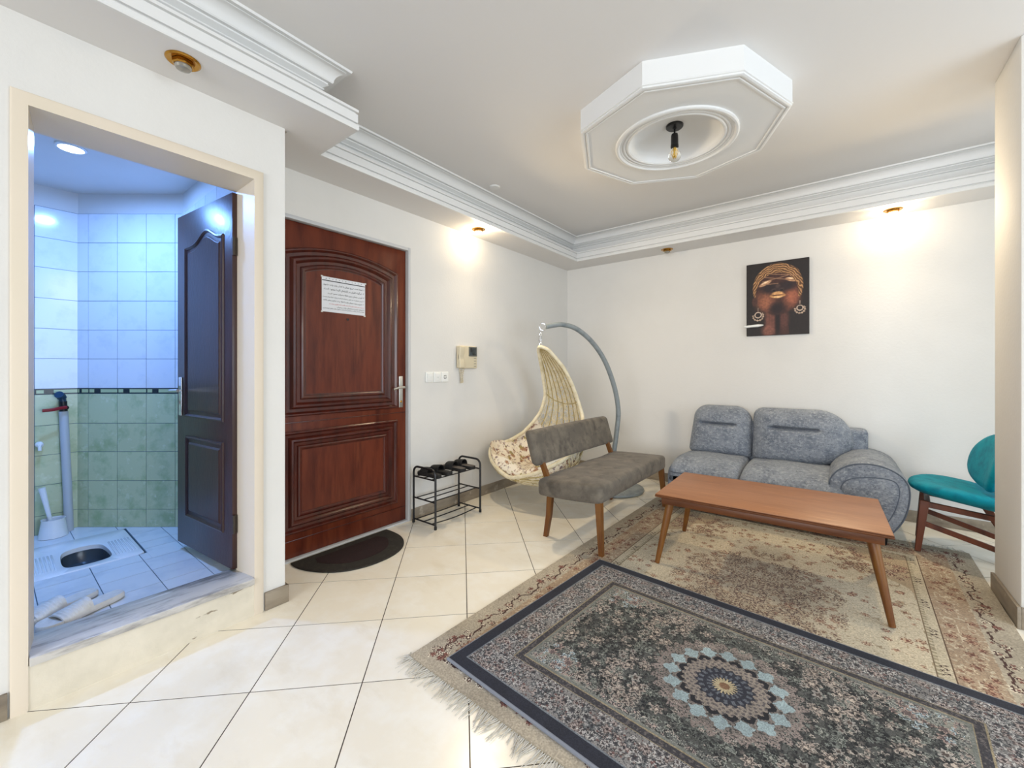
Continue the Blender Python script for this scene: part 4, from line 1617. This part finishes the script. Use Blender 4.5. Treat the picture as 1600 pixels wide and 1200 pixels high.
rgb[(d < .092) & (np.abs(((an * 20 / (2 * PI) + (d > .065) * .5) % 1) - .5) < .24) & (((d / .030) % 1) > .40)] = (94, 98, 106)
rgb[(d < .036 + .008 * np.cos(an * 20))] = (180, 166, 134)
rgb[d < .018] = (132, 100, 76)
full = mirror(rgb)
H_, W_ = full.shape[:2]
full = full * .94 * (.86 + .28 * rng.random((H_, W_)))[..., None] * (.92 + .14 * vnoise((H_, W_), (20, 30), 71))[..., None]
DCR = Vector((2.317, -2.797))
DROT = math.radians(-4.3)
RD = lambda x, y, z: (DCR.x + x * math.cos(DROT) - y * math.sin(DROT), DCR.y + x * math.sin(DROT) + y * math.cos(DROT), z)
rugd = thing('dark_rug', (DCR.x, DCR.y, .0095), 'smaller dark grey Persian rug with a round medallion, lying on the beige rug', 'rug')
me = painted('pile', to_lin(full), rug_xyz(DL - .004, DW - .004, .0225, RD), rug_m)
obj('pile', me, rug_m, rugd, smooth=0)
bm = BM()
add_sweep(bm, [RD(x, y, 0)[:2] for x, y in ((-DL, -DW), (-DL, DW), (DL, DW), (DL, -DW))], [(.004, .0222), (0, .0224), (-.003, .0195), (-.003, .0125), (0, .0100), (.02, .0098)], up, closed=True)
obj('binding', bm, binding_m, rugd)

# ------------------------------------------------------------------ coffee table
tb_c = Vector((2.302, -1.622))
TM = Matrix.Translation((tb_c.x, tb_c.y, .0095)) @ Matrix.Rotation(math.radians(1.5), 4, 'Z')
table = thing('coffee_table', (tb_c.x, tb_c.y, .0095), 'brown rectangular wooden coffee table with tapered legs standing on the beige rug', 'table')
hx, hy, zt = .535, .330, .428
bm = BM()
add_box(bm, -hx, hx, -hy, hy, zt - .020, zt, mtx=TM, bevel=.003)
obj('tabletop', bm, table_wood, table)
bm = BM()
tp = lambda u_, v_, h: TM @ Vector((u_, v_, h))
add_sweep(bm, [(-hx, -hy), (-hx, hy), (hx, hy), (hx, -hy)], [(.006, zt - .019), (-.002, zt - .019), (-.0035, zt - .014), (-.002, zt - .011), (-.001, zt - .010), (-.0025, zt - .006), (-.001, zt - .0035), (.004, zt - .0035)], tp, closed=True)
obj('edge_band', bm, table_edge, table)
bm = BM()
for s0, s1 in (((-hx + .028, hx - .028), (-hy + .028, -hy + .046)), ((-hx + .028, hx - .028), (hy - .046, hy - .028)), ((-hx + .028, -hx + .046), (-hy + .046, hy - .046)), ((hx - .046, hx - .028), (-hy + .046, hy - .046))):
    bm2 = BM()
    add_box(bm2, *s0, *s1, zt - .064, zt - .020, mtx=TM, bevel=.002)
    obj('apron', bm2, table_edge, table)
bm.free()
for sx in (-1, 1):
    for sy in (-1, 1):
        bm = BM()
        p0 = TM @ Vector((sx * (hx - .075), sy * (hy - .07), zt - .022))
        p1 = TM @ Vector((sx * (hx - .004), sy * (hy - .018), .0035))
        add_tube(bm, [p0, p0.lerp(p1, .15), p0.lerp(p1, .5), p1], [.023, .0235, .020, .0135], 16)
        obj('leg', bm, leg_wood, table)

# ------------------------------------------------------------------ bench
bench = thing('bench', (1.24, -1.47, 0), 'dark taupe upholstered two-seat bench with wooden legs, in front of the hanging chair', 'bench')
YA, YB = -2.105, -.822


def seat_def(v):
    t = (v.y - YA) / (YB - YA) * 2 - 1
    w = v.copy()
    w.z += .055 * (w.x - 1.47) * 1.0                       # slopes to the back
    w.z += .004 * math.sin(w.y * 13 + w.x * 7) * (1 if v.z > .4 else 0)
    bow = .028 * (1 - ((v.x - 1.23) / .25) ** 2)           # ends bulge slightly
    w.y += bow * t * abs(t) ** 3
    return w


bm = BM()
add_pillow(bm, .985, 1.480, YA + .02, YB - .02, .332, .452, .032, crown=.016, n=14, deform=seat_def)
obj('seat', bm, suede, bench)


def back_def(v):
    w = v.copy()
    w.x -= (v.z - .51) * .30 - .0
    t = (v.y - YA) / (YB - YA) * 2 - 1
    w.x -= .018 * (1 - t * t) - .0
    return w


bm = BM()
add_pillow(bm, .935, 1.000, YA + .02, YB - .005, .505, .748, .030, crown=0, n=14, deform=back_def)
obj('backrest', bm, suede, bench)
for yy, dy in ((-2.00, 1), (-.93, -1)):
    bm = BM()
    pr = lambda x, y, z, a, b_: [Vector((x + sx * a, y + sy * b_, z)) for sx, sy in ((-1, -1), (1, -1), (1, 1), (-1, 1))]
    add_grid(bm, [pr(1.006, yy - dy * .002, .0, .015, .014), pr(1.030, yy + dy * .004, .16, .018, .016), pr(1.040, yy + dy * .006, .31, .021, .017), pr(1.022, yy + dy * .004, .40, .019, .016),
                  pr(.968, yy, .53, .016, .016), pr(.930, yy, .66, .012, .015)], cv=True)
    bm.faces.ensure_lookup_table()
    bmesh.ops.contextual_create(bm, geom=[e_ for e_ in bm.edges if e_.is_boundary])
    obj('leg', bm, leg_wood, bench, smooth=20, label='wooden rear leg running up to the backrest')
    bm = BM()
    add_grid(bm, [pr(1.471, yy - dy * .072, .010, .014, .014), pr(1.446, yy - dy * .055, .345, .021, .019)], cv=True)
    bmesh.ops.contextual_create(bm, geom=[e_ for e_ in bm.edges if e_.is_boundary])
    obj('leg', bm, leg_wood, bench, smooth=20)

# ------------------------------------------------------------------ sofa
sofa = thing('sofa', (2.24, -.42, 0), 'grey-blue two-seat sofa with a single rounded armrest against the back wall', 'sofa')
bm = BM()
add_pillow(bm, 1.490, 2.70, -.845, -.06, .045, .31, .018, n=6)
obj('base', bm, sofa_m, sofa)


def cushion_def(fx0, fx1):
    def f(v):
        w = v.copy()
        t = max(0.0, (-.58 - v.y) / .25)
        w.z -= .045 * t * t * (1 if v.z > .3 else .2)
        w.z += .003 * math.sin(v.x * 21 + v.y * 9)
        return w
    return f


for x0, x1, y0 in ((1.488, 2.030, -.860), (2.032, 2.690, -.878)):
    bm = BM()
    add_pillow(bm, x0, x1, y0, -.20, .225, .405, .055, crown=.028, n=12, deform=cushion_def(x0, x1))
    o = obj('seat_cushion', bm, sofa_m, sofa)
    bm = BM()
    seam = [(x0 + .012, y0 + .03, .318), (x0 + .05, y0 - .0015, .318), (x1 - .05, y0 - .0015, .318), (x1 - .012, y0 + .03, .318)]
    add_tube(bm, seam, .004, 6)
    obj('seam', bm, mat('sofa_piping', S(88, 96, 108), .9), o)


def back_cushion(xl, xr, z0, z1, yb, lean, th, crease, n=36):
    """xl(z), xr(z): sides of the front outline; a puffed slab with a stitched crease."""
    b = BM()
    ts = [math.sin((2 * k / n - 1) * PI / 2) for k in range(n + 1)]
    zs = [(z0 + z1) / 2 + (z1 - z0) / 2 * q for q in ts]
    # finer rows around the crease
    zs = sorted(set(zs + [crease[2] + d_ for d_ in (-.03, -.018, -.010, -.005, 0, .005, .010, .018, .03)]))

    def P(q, z, side):
        a, b_ = xl(z), xr(z)
        x = (a + b_) / 2 + (b_ - a) / 2 * q
        vv = 2 * (z - z0) / (z1 - z0) - 1
        t = max(0, 1 - abs(q) ** 5) ** .5 * max(0, 1 - abs(vv) ** 6) ** .5
        puff = .78 + .22 * (1 - q * q) * (1 - vv * vv)
        y = yb + lean * (z - z0)
        if side:
            y -= th * t * puff
            cx = max(0, min(1, (x - crease[0]) / .05)) * max(0, min(1, (crease[1] - x) / .05))
            y += .055 * cx * math.exp(-((z - crease[2]) / .012) ** 2)
            y += .010 * cx * math.exp(-((z - crease[2]) / .035) ** 2)
        else:
            y += .02 * t
        return Vector((x, y, z))
    fr = [[P(q, z, 1) for q in ts] for z in zs]
    bk = [[P(q, z, 0) for q in ts] for z in zs]
    add_grid(b, fr)
    add_grid(b, bk, flip=True)
    bmesh.ops.remove_doubles(b, verts=b.verts[:], dist=.0004)
    return b


def rounded(xs0, xs1, z0, z1, r):
    """side functions for a rounded outline: r = radii (bl, br, tl, tr)."""
    def side(z, rb, rt):
        d_ = 0.0
        if z < z0 + rb:
            d_ = rb - math.sqrt(max(0, rb * rb - (z0 + rb - z) ** 2))
        elif z > z1 - rt:
            d_ = rt - math.sqrt(max(0, rt * rt - (z - z1 + rt) ** 2))
        return d_
    return (lambda z: xs0(z) + side(z, r[0], r[2])), (lambda z: xs1(z) - side(z, r[1], r[3]))


l1, r1 = rounded(lambda z: 1.500 + .115 * (z - .40), lambda z: 2.034 + .01 * (z - .4), .395, .850, (.05, .03, .11, .15))
bm = back_cushion(l1, r1, .395, .850, -.215, .16, .155, (1.60, 1.935, .688))
obj('back_cushion', bm, sofa_m, sofa)
l2, r2 = rounded(lambda z: 2.040 + .01 * (z - .4), lambda z: 2.600 + .145 * max(0, min(1, (z - .41) / .17)) ** .6, .392, .850, (.03, .09, .08, .24))
bm = back_cushion(l2, r2, .392, .850, -.215, .16, .155, (2.16, 2.545, .690))
obj('back_cushion', bm, sofa_m, sofa)
bm = BM()
add_pillow(bm, 1.54, 2.835, -.185, -.035, .10, .712, .035, n=8)
obj('back_frame', bm, sofa_m, sofa)
arm = catmull([(2.592, .30), (2.590, .37), (2.602, .435), (2.645, .495), (2.715, .540), (2.800, .558), (2.885, .548), (2.955, .515), (3.000, .465), (3.017, .400), (3.012, .310), (2.990, .215),
               (2.950, .135), (2.905, .080), (2.840, .058), (2.72, .055), (2.62, .06), (2.595, .15)], 5, True)
y_of = lambda u_, v_, h: Vector((u_, h, v_))
bm = BM()
add_puff(bm, arm, [(.03, -.055), (.008, -.062), (0, -.085), (0, -.30), (0, -.55), (0, -.765), (.004, -.790), (.018, -.806), (.04, -.812), (.09, -.810), (None, -.800)], y_of)
am = obj('armrest', bm, sofa_m, sofa, smooth=50)
inset = catmull([(2.665, .20), (2.660, .32), (2.672, .395), (2.715, .437), (2.790, .458), (2.880, .466), (2.938, .452), (2.958, .405), (2.952, .330), (2.925, .235), (2.880, .150), (2.83, .11), (2.72, .105)], 5, True)
bm = BM()
add_puff(bm, inset, [(0, -.800), (-.002, -.811), (.004, -.820), (.02, -.828), (.06, -.832), (None, -.834)], y_of)
obj('arm_panel', bm, sofa_m, am, smooth=50)
bm = BM()
add_tube(bm, [(p[0], -.8125, p[1]) for p in inset], .0045, 6, closed=True)
obj('arm_piping', bm, MATS['sofa_piping'], am)
bm = BM()
add_tube(bm, [(p[0] + (2.80 - p[0]) * .03, -.799, p[1] + (.31 - p[1]) * .03) for p in arm], .004, 6, closed=True)
obj('arm_piping', bm, MATS['sofa_piping'], am)
for x, y in ((1.56, -.70), (2.885, -.735), (1.56, -.12), (2.80, -.12), (2.25, -.70)):
    bm = BM()
    add_lathe(bm, [(.020, .0 if y < -.5 and x > 2.0 else 0), (.026, .06), (.026, .075)], Matrix.Translation((x, y, .0098 if y < -.56 else 0)), 14)
    obj('foot', bm, black_metal, sofa)

# ------------------------------------------------------------------ teal chair
ch = thing('lounge_chair', (3.30, -.55, 0), 'teal upholstered wooden lounge chair between the sofa arm and the pillar', 'chair')
so = []
for k in range(40):
    a = 2 * PI * k / 40
    cxx, syy = math.cos(a), math.sin(a)
    rx = .285 if cxx < 0 else .25
    ry = .300
    so.append((3.309 + rx * math.copysign(abs(cxx) ** .8, cxx), -.560 + ry * math.copysign(abs(syy) ** .85, syy) * (1 + .04 * cxx)))
seatz = lambda x, y: .372 - .17 * (x - 3.285) + .35 * max(0, 3.12 - x) ** 2 * -1.0 + .16 * ((y + .545) / .285) ** 2 * .25
bm = BM()
add_puff(bm, so, [(.10, -.050), (.04, -.042), (.010, -.024), (0, -.004), (.006, .016), (.03, .036), (.08, .052), (.15, .056), (None, .052)], lambda u_, v_, h: Vector((u_, v_, seatz(u_, v_) + h * .8)))
obj('seat', bm, teal_m, ch, smooth=60)
bo = []
for k in range(40):
    a = 2 * PI * k / 40
    cxx, syy = math.cos(a), math.sin(a)
    bo.append((-.545 + .290 * math.copysign(abs(cxx) ** .85, cxx), .608 + .178 * math.copysign(abs(syy) ** .9, syy) - .02 * abs(cxx)))
bm = BM()
add_puff(bm, bo, [(.07, .028), (.02, .022), (.004, .010), (0, 0), (.004, -.014), (.02, -.026), (.06, -.034), (None, -.030)],
         lambda u_, v_, h: Vector((3.425 + .22 * (v_ - .6) - .55 * (u_ + .545) ** 2 - (-h if h < 0 else 0) * 1.0 + max(h, 0), u_, v_)))
bk = obj('backrest', bm, teal_m, ch, smooth=60)


def bar(p, q, a0, a1, m, parent, name, n=4):
    """a tapered four-sided rail from p to q."""
    p, q = Vector(p), Vector(q)
    b = BM()
    d_ = (q - p).normalized()
    s_ = Vector((0, 1, 0))
    w_ = d_.cross(s_).normalized()
    rows = []
    for pt, a in ((p, a0), (p.lerp(q, .5), [(a0[0] + a1[0]) / 2, (a0[1] + a1[1]) / 2]), (q, a1)):
        rows.append([pt + s_ * sx * a[0] + w_ * sy * a[1] for sx, sy in ((-1, -1), (1, -1), (1, 1), (-1, 1))])
    g = add_grid(b, rows, cv=True)
    b.faces.new(g[0][::-1])
    b.faces.new(g[-1])
    bmesh.ops.bevel(b, geom=b.edges[:], offset=.003, segments=1, affect='EDGES')
    return obj(name, b, m, parent, smooth=30)


for yy in (-.735, -.375):
    sgn = -1 if yy < -.5 else 1
    xo = .042 if sgn > 0 else 0.0
    bar((3.085 + xo, yy, .345), (3.052 + xo, yy + sgn * .004, .0125 if yy < -.56 else 0.002), (.014, .023), (.011, .014), teal_wood, ch, 'leg')
    bar((3.405, yy, .305), (3.545, yy, .001), (.014, .022), (.011, .013), teal_wood, ch, 'leg')
    bar((3.075 + xo, yy, .200), (3.515, yy, .070), (.010, .016), (.010, .016), teal_wood, ch, 'stretcher')
    bar((3.075 + xo, yy, .325), (3.445, yy, .285), (.012, .018), (.012, .016), teal_wood, ch, 'seat_rail')
bar((3.46, -.62, .30), (3.475, -.62, .66), (.02, .012), (.02, .010), teal_wood, ch, 'back_support')
bar((3.46, -.47, .30), (3.475, -.47, .66), (.02, .012), (.02, .010), teal_wood, ch, 'back_support')
bm = BM()
add_tube(bm, [(3.10, -.735, .325), (3.135, -.375, .325)], .014, 8)
obj('cross_rail', bm, teal_wood, ch)
bm = BM()
add_tube(bm, [(3.455, -.735, .290), (3.455, -.375, .290)], .014, 8)
obj('cross_rail', bm, teal_wood, ch)

# ------------------------------------------------------------------ hanging chair
BP = Vector((.887, -.628, 0))
dA = Vector((-.52, -.854, 0)).normalized()
stand = thing('chair_stand', (BP.x, BP.y, 0), 'grey curved steel stand with a round base carrying the wicker hanging chair', 'stand')
bm = BM()
add_lathe(bm, [(.285, .001), (.300, .010), (.298, .026), (.27, .036), (.06, .042), (.02, .042)], Matrix.Translation(BP), 48)
obj('base', bm, grey_paint, stand)
arcp = [(.03, .035), (.0, .20), (-.022, .40), (-.05, .58), (-.068, .76), (-.040, .95), (.03, 1.154), (.126, 1.331), (.256, 1.478), (.411, 1.582), (.548, 1.614), (.642, 1.606), (.728, 1.588)]
bm = BM()
add_tube(bm, [BP + dA * p[0] + Vector((0, 0, p[1])) for p in catmull(arcp, 6)], .0235, 14)
obj('arc_pole', bm, grey_paint, stand)
HP = BP + dA * .785
HP.z = 1.585
bm = BM()
cpts = [HP + dA * (.032 * math.cos(a) - .022) + Vector((0, 0, .032 * math.sin(a))) for a in [2 * PI * k / 20 for k in range(20)]]
add_tube(bm, cpts, .0055, 8, closed=True)
obj('eye_ring', bm, chrome, stand)
HX, HY = HP.x, HP.y
sp = thing('hanger_spring', (HX, HY, 1.41), 'chrome spring hook and chain between the curved stand and the wicker seat', 'hook')
bm = BM()
links = [1.529, 1.512]
for i, zz in enumerate(links):
    dr = dA if i % 2 else Vector((dA.y, -dA.x, 0))
    add_tube(bm, [Vector((HX, HY, zz)) + dr * (.008 * math.cos(a)) + Vector((0, 0, .016 * math.sin(a))) for a in [2 * PI * k / 12 for k in range(12)]], .003, 6, closed=True)
obj('chain_link', bm, chrome, sp)
bm = BM()
add_tube(bm, [Vector((HX + .013 * math.cos(k * .9), HY + .013 * math.sin(k * .9), 1.502 - .050 * k / 70)) for k in range(71)], .0035, 6)
obj('spring', bm, chrome, sp)
bm = BM()
for i, zz in enumerate((1.440, 1.418)):
    dr = dA if i % 2 else Vector((dA.y, -dA.x, 0))
    add_tube(bm, [Vector((HX, HY, zz)) + dr * (.011 * math.cos(a)) + Vector((0, 0, .018 * math.sin(a))) for a in [2 * PI * k / 12 for k in range(12)]], .0035, 6, closed=True)
obj('hook', bm, chrome, sp)

fa = math.radians(-93)
fd = Vector((math.cos(fa), math.sin(fa), 0))
fn = Vector((-fd.y, fd.x, 0))
if fn.x < 0:
    fn = -fn
H0 = Vector((HX, HY, 0))
# (t, s, z, half width) of the rim and (s, z) of the back/bottom spine
RIM = [(0, .0, 1.400, .012), (.06, -.045, 1.375, .060), (.16, -.19, 1.210, .130), (.25, -.275, 1.060, .165), (.33, -.33, .930, .185), (.44, -.335, .765, .245), (.53, -.27, .655, .295),
       (.63, -.155, .555, .335), (.72, .0, .492, .375), (.80, .12, .472, .41), (.88, .235, .450, .415), (.925, .32, .395, .345), (.965, .385, .325, .225), (1.0, .425, .275, .03)]
SPN = [(0, -.01, 1.395), (.06, -.085, 1.355), (.16, -.29, 1.16), (.25, -.41, .97), (.33, -.475, .80), (.44, -.49, .58), (.53, -.44, .40), (.63, -.33, .255), (.72, -.15, .155), (.80, .02, .135), (.88, .19, .160), (.925, .285, .195), (.965, .37, .235), (1.0, .43, .268)]
tt = [r_[0] for r_ in RIM]


def rimv(t):
    return [float(np.interp(t, tt, [r_[k] for r_ in RIM])) for k in (1, 2, 3)]


# smooth the profile
fine = np.linspace(0, 1, 161)
ker = np.hanning(13)
ker /= ker.sum()


def sm(vals):
    a = np.interp(fine, tt, vals)
    pad = np.concatenate([2 * a[0] - a[6:0:-1], a, 2 * a[-1] - a[-2:-8:-1]])
    return np.convolve(pad, ker, 'valid')


RS, RZ, RW = sm([r_[1] for r_ in RIM]), sm([r_[2] for r_ in RIM]), np.maximum(sm([r_[3] for r_ in RIM]), .008)
SS, SZ = sm([r_[1] for r_ in SPN]), sm([r_[2] for r_ in SPN])


def shell(t, phi, k=1.0):
    """phi 0..pi from the wall side of the rim to the room side; k scales towards the opening plane."""
    rs, rz, rw, ss, sz = [float(np.interp(t, fine, a)) for a in (RS, RZ, RW, SS, SZ)]
    c_, s_ = math.cos(phi), math.sin(phi) ** .85 if math.sin(phi) > 0 else 0
    mid = H0 + fd * rs + Vector((0, 0, rz))
    dep = fd * (ss - rs) + Vector((0, 0, sz - rz))
    return mid - fn * (rw * c_) * (k ** .3) + dep * (s_ * k)


wick = thing('hanging_chair', (HX, HY, .15), 'cream wicker teardrop hanging chair seat in the room corner', 'chair')
bm = BM()
rimpts = [shell(t, 0) for t in np.linspace(.0, 1, 60)] + [shell(t, PI) for t in np.linspace(1, .0, 60)]
add_tube(bm, rimpts, .0165, 10, closed=True)
obj('rim', bm, rattan, wick)
for k in range(1, 10):
    ph_ = PI * k / 10
    bm = BM()
    add_tube(bm, [shell(t, ph_, 1.0) for t in np.linspace(.02, .985, 40)], .006, 6)
    obj('rib', bm, rattan_rib, wick)
for t0 in (.31, .60, .82):
    bm = BM()
    add_tube(bm, [shell(t0, PI * k / 24) for k in range(25)], .006, 6)
    obj('hoop', bm, rattan_rib, wick)
bm = BM()
for k in range(620):
    t, ph_ = random.uniform(.04, .97), random.uniform(.05, PI - .05)
    ang_ = random.uniform(0, 2 * PI)
    pts = []
    for stp in range(12):
        if not (.015 < t < .99 and .02 < ph_ < PI - .02):
            break
        pts.append(shell(t, ph_) + Vector((random.uniform(-1, 1), random.uniform(-1, 1), random.uniform(-1, 1))) * .002)
        rw = float(np.interp(t, fine, RW))
        t += .018 * math.sin(ang_)
        ph_ += .032 * math.cos(ang_) / max(rw * 1.25, .06)
        ang_ += random.uniform(-.35, .35)
    if len(pts) > 3:
        add_tube(bm, pts, .0031, 4, caps=False)
obj('woven_strands', bm, rattan, wick, kind='stuff')

cush = thing('floral_cushion', (HX, HY + -.1, .2), 'floral cotton cushion inside the wicker hanging chair', 'cushion')
bm = BM()
lowr, uppr = [], []
for t in np.linspace(.50, .965, 32):
    lr, ur = [], []
    edge_t = min(1, (t - .50) / .06) * min(1, (.965 - t) / .05 + .35)
    for k in range(25):
        ph_ = .06 + (PI - .12) * k / 24
        a = shell(t, ph_, .93)
        thick = .10 * edge_t * (math.sin(ph_) ** .4) + .012
        nrm_ = (shell(t, PI / 2, 0.0) - shell(t, PI / 2, 1.0))
        nrm_ = nrm_.normalized() if nrm_.length > 1e-4 else Vector((0, 0, 1))
        nrm_ = (nrm_ + Vector((0, 0, .6))).normalized()
        lump = .022 * math.sin(t * 42 + .4) * math.sin(ph_ * 2) + .020 * math.sin(ph_ * 5 + t * 16)
        lr.append(a)
        ur.append(a + nrm_ * (thick + max(-.03, lump) * edge_t + .05 * edge_t * max(0, (t - .75) / .25)))
    lowr.append(lr)
    uppr.append(ur)
add_grid(bm, lowr)
add_grid(bm, uppr)
add_grid(bm, [lowr[0], uppr[0]])
add_grid(bm, [lowr[-1], uppr[-1]])
add_grid(bm, [[r_[0] for r_ in lowr], [r_[0] for r_ in uppr]])
add_grid(bm, [[r_[-1] for r_ in lowr], [r_[-1] for r_ in uppr]])
bmesh.ops.remove_doubles(bm, verts=bm.verts[:], dist=.0005)
obj('pad', bm, floral, cush, smooth=60)
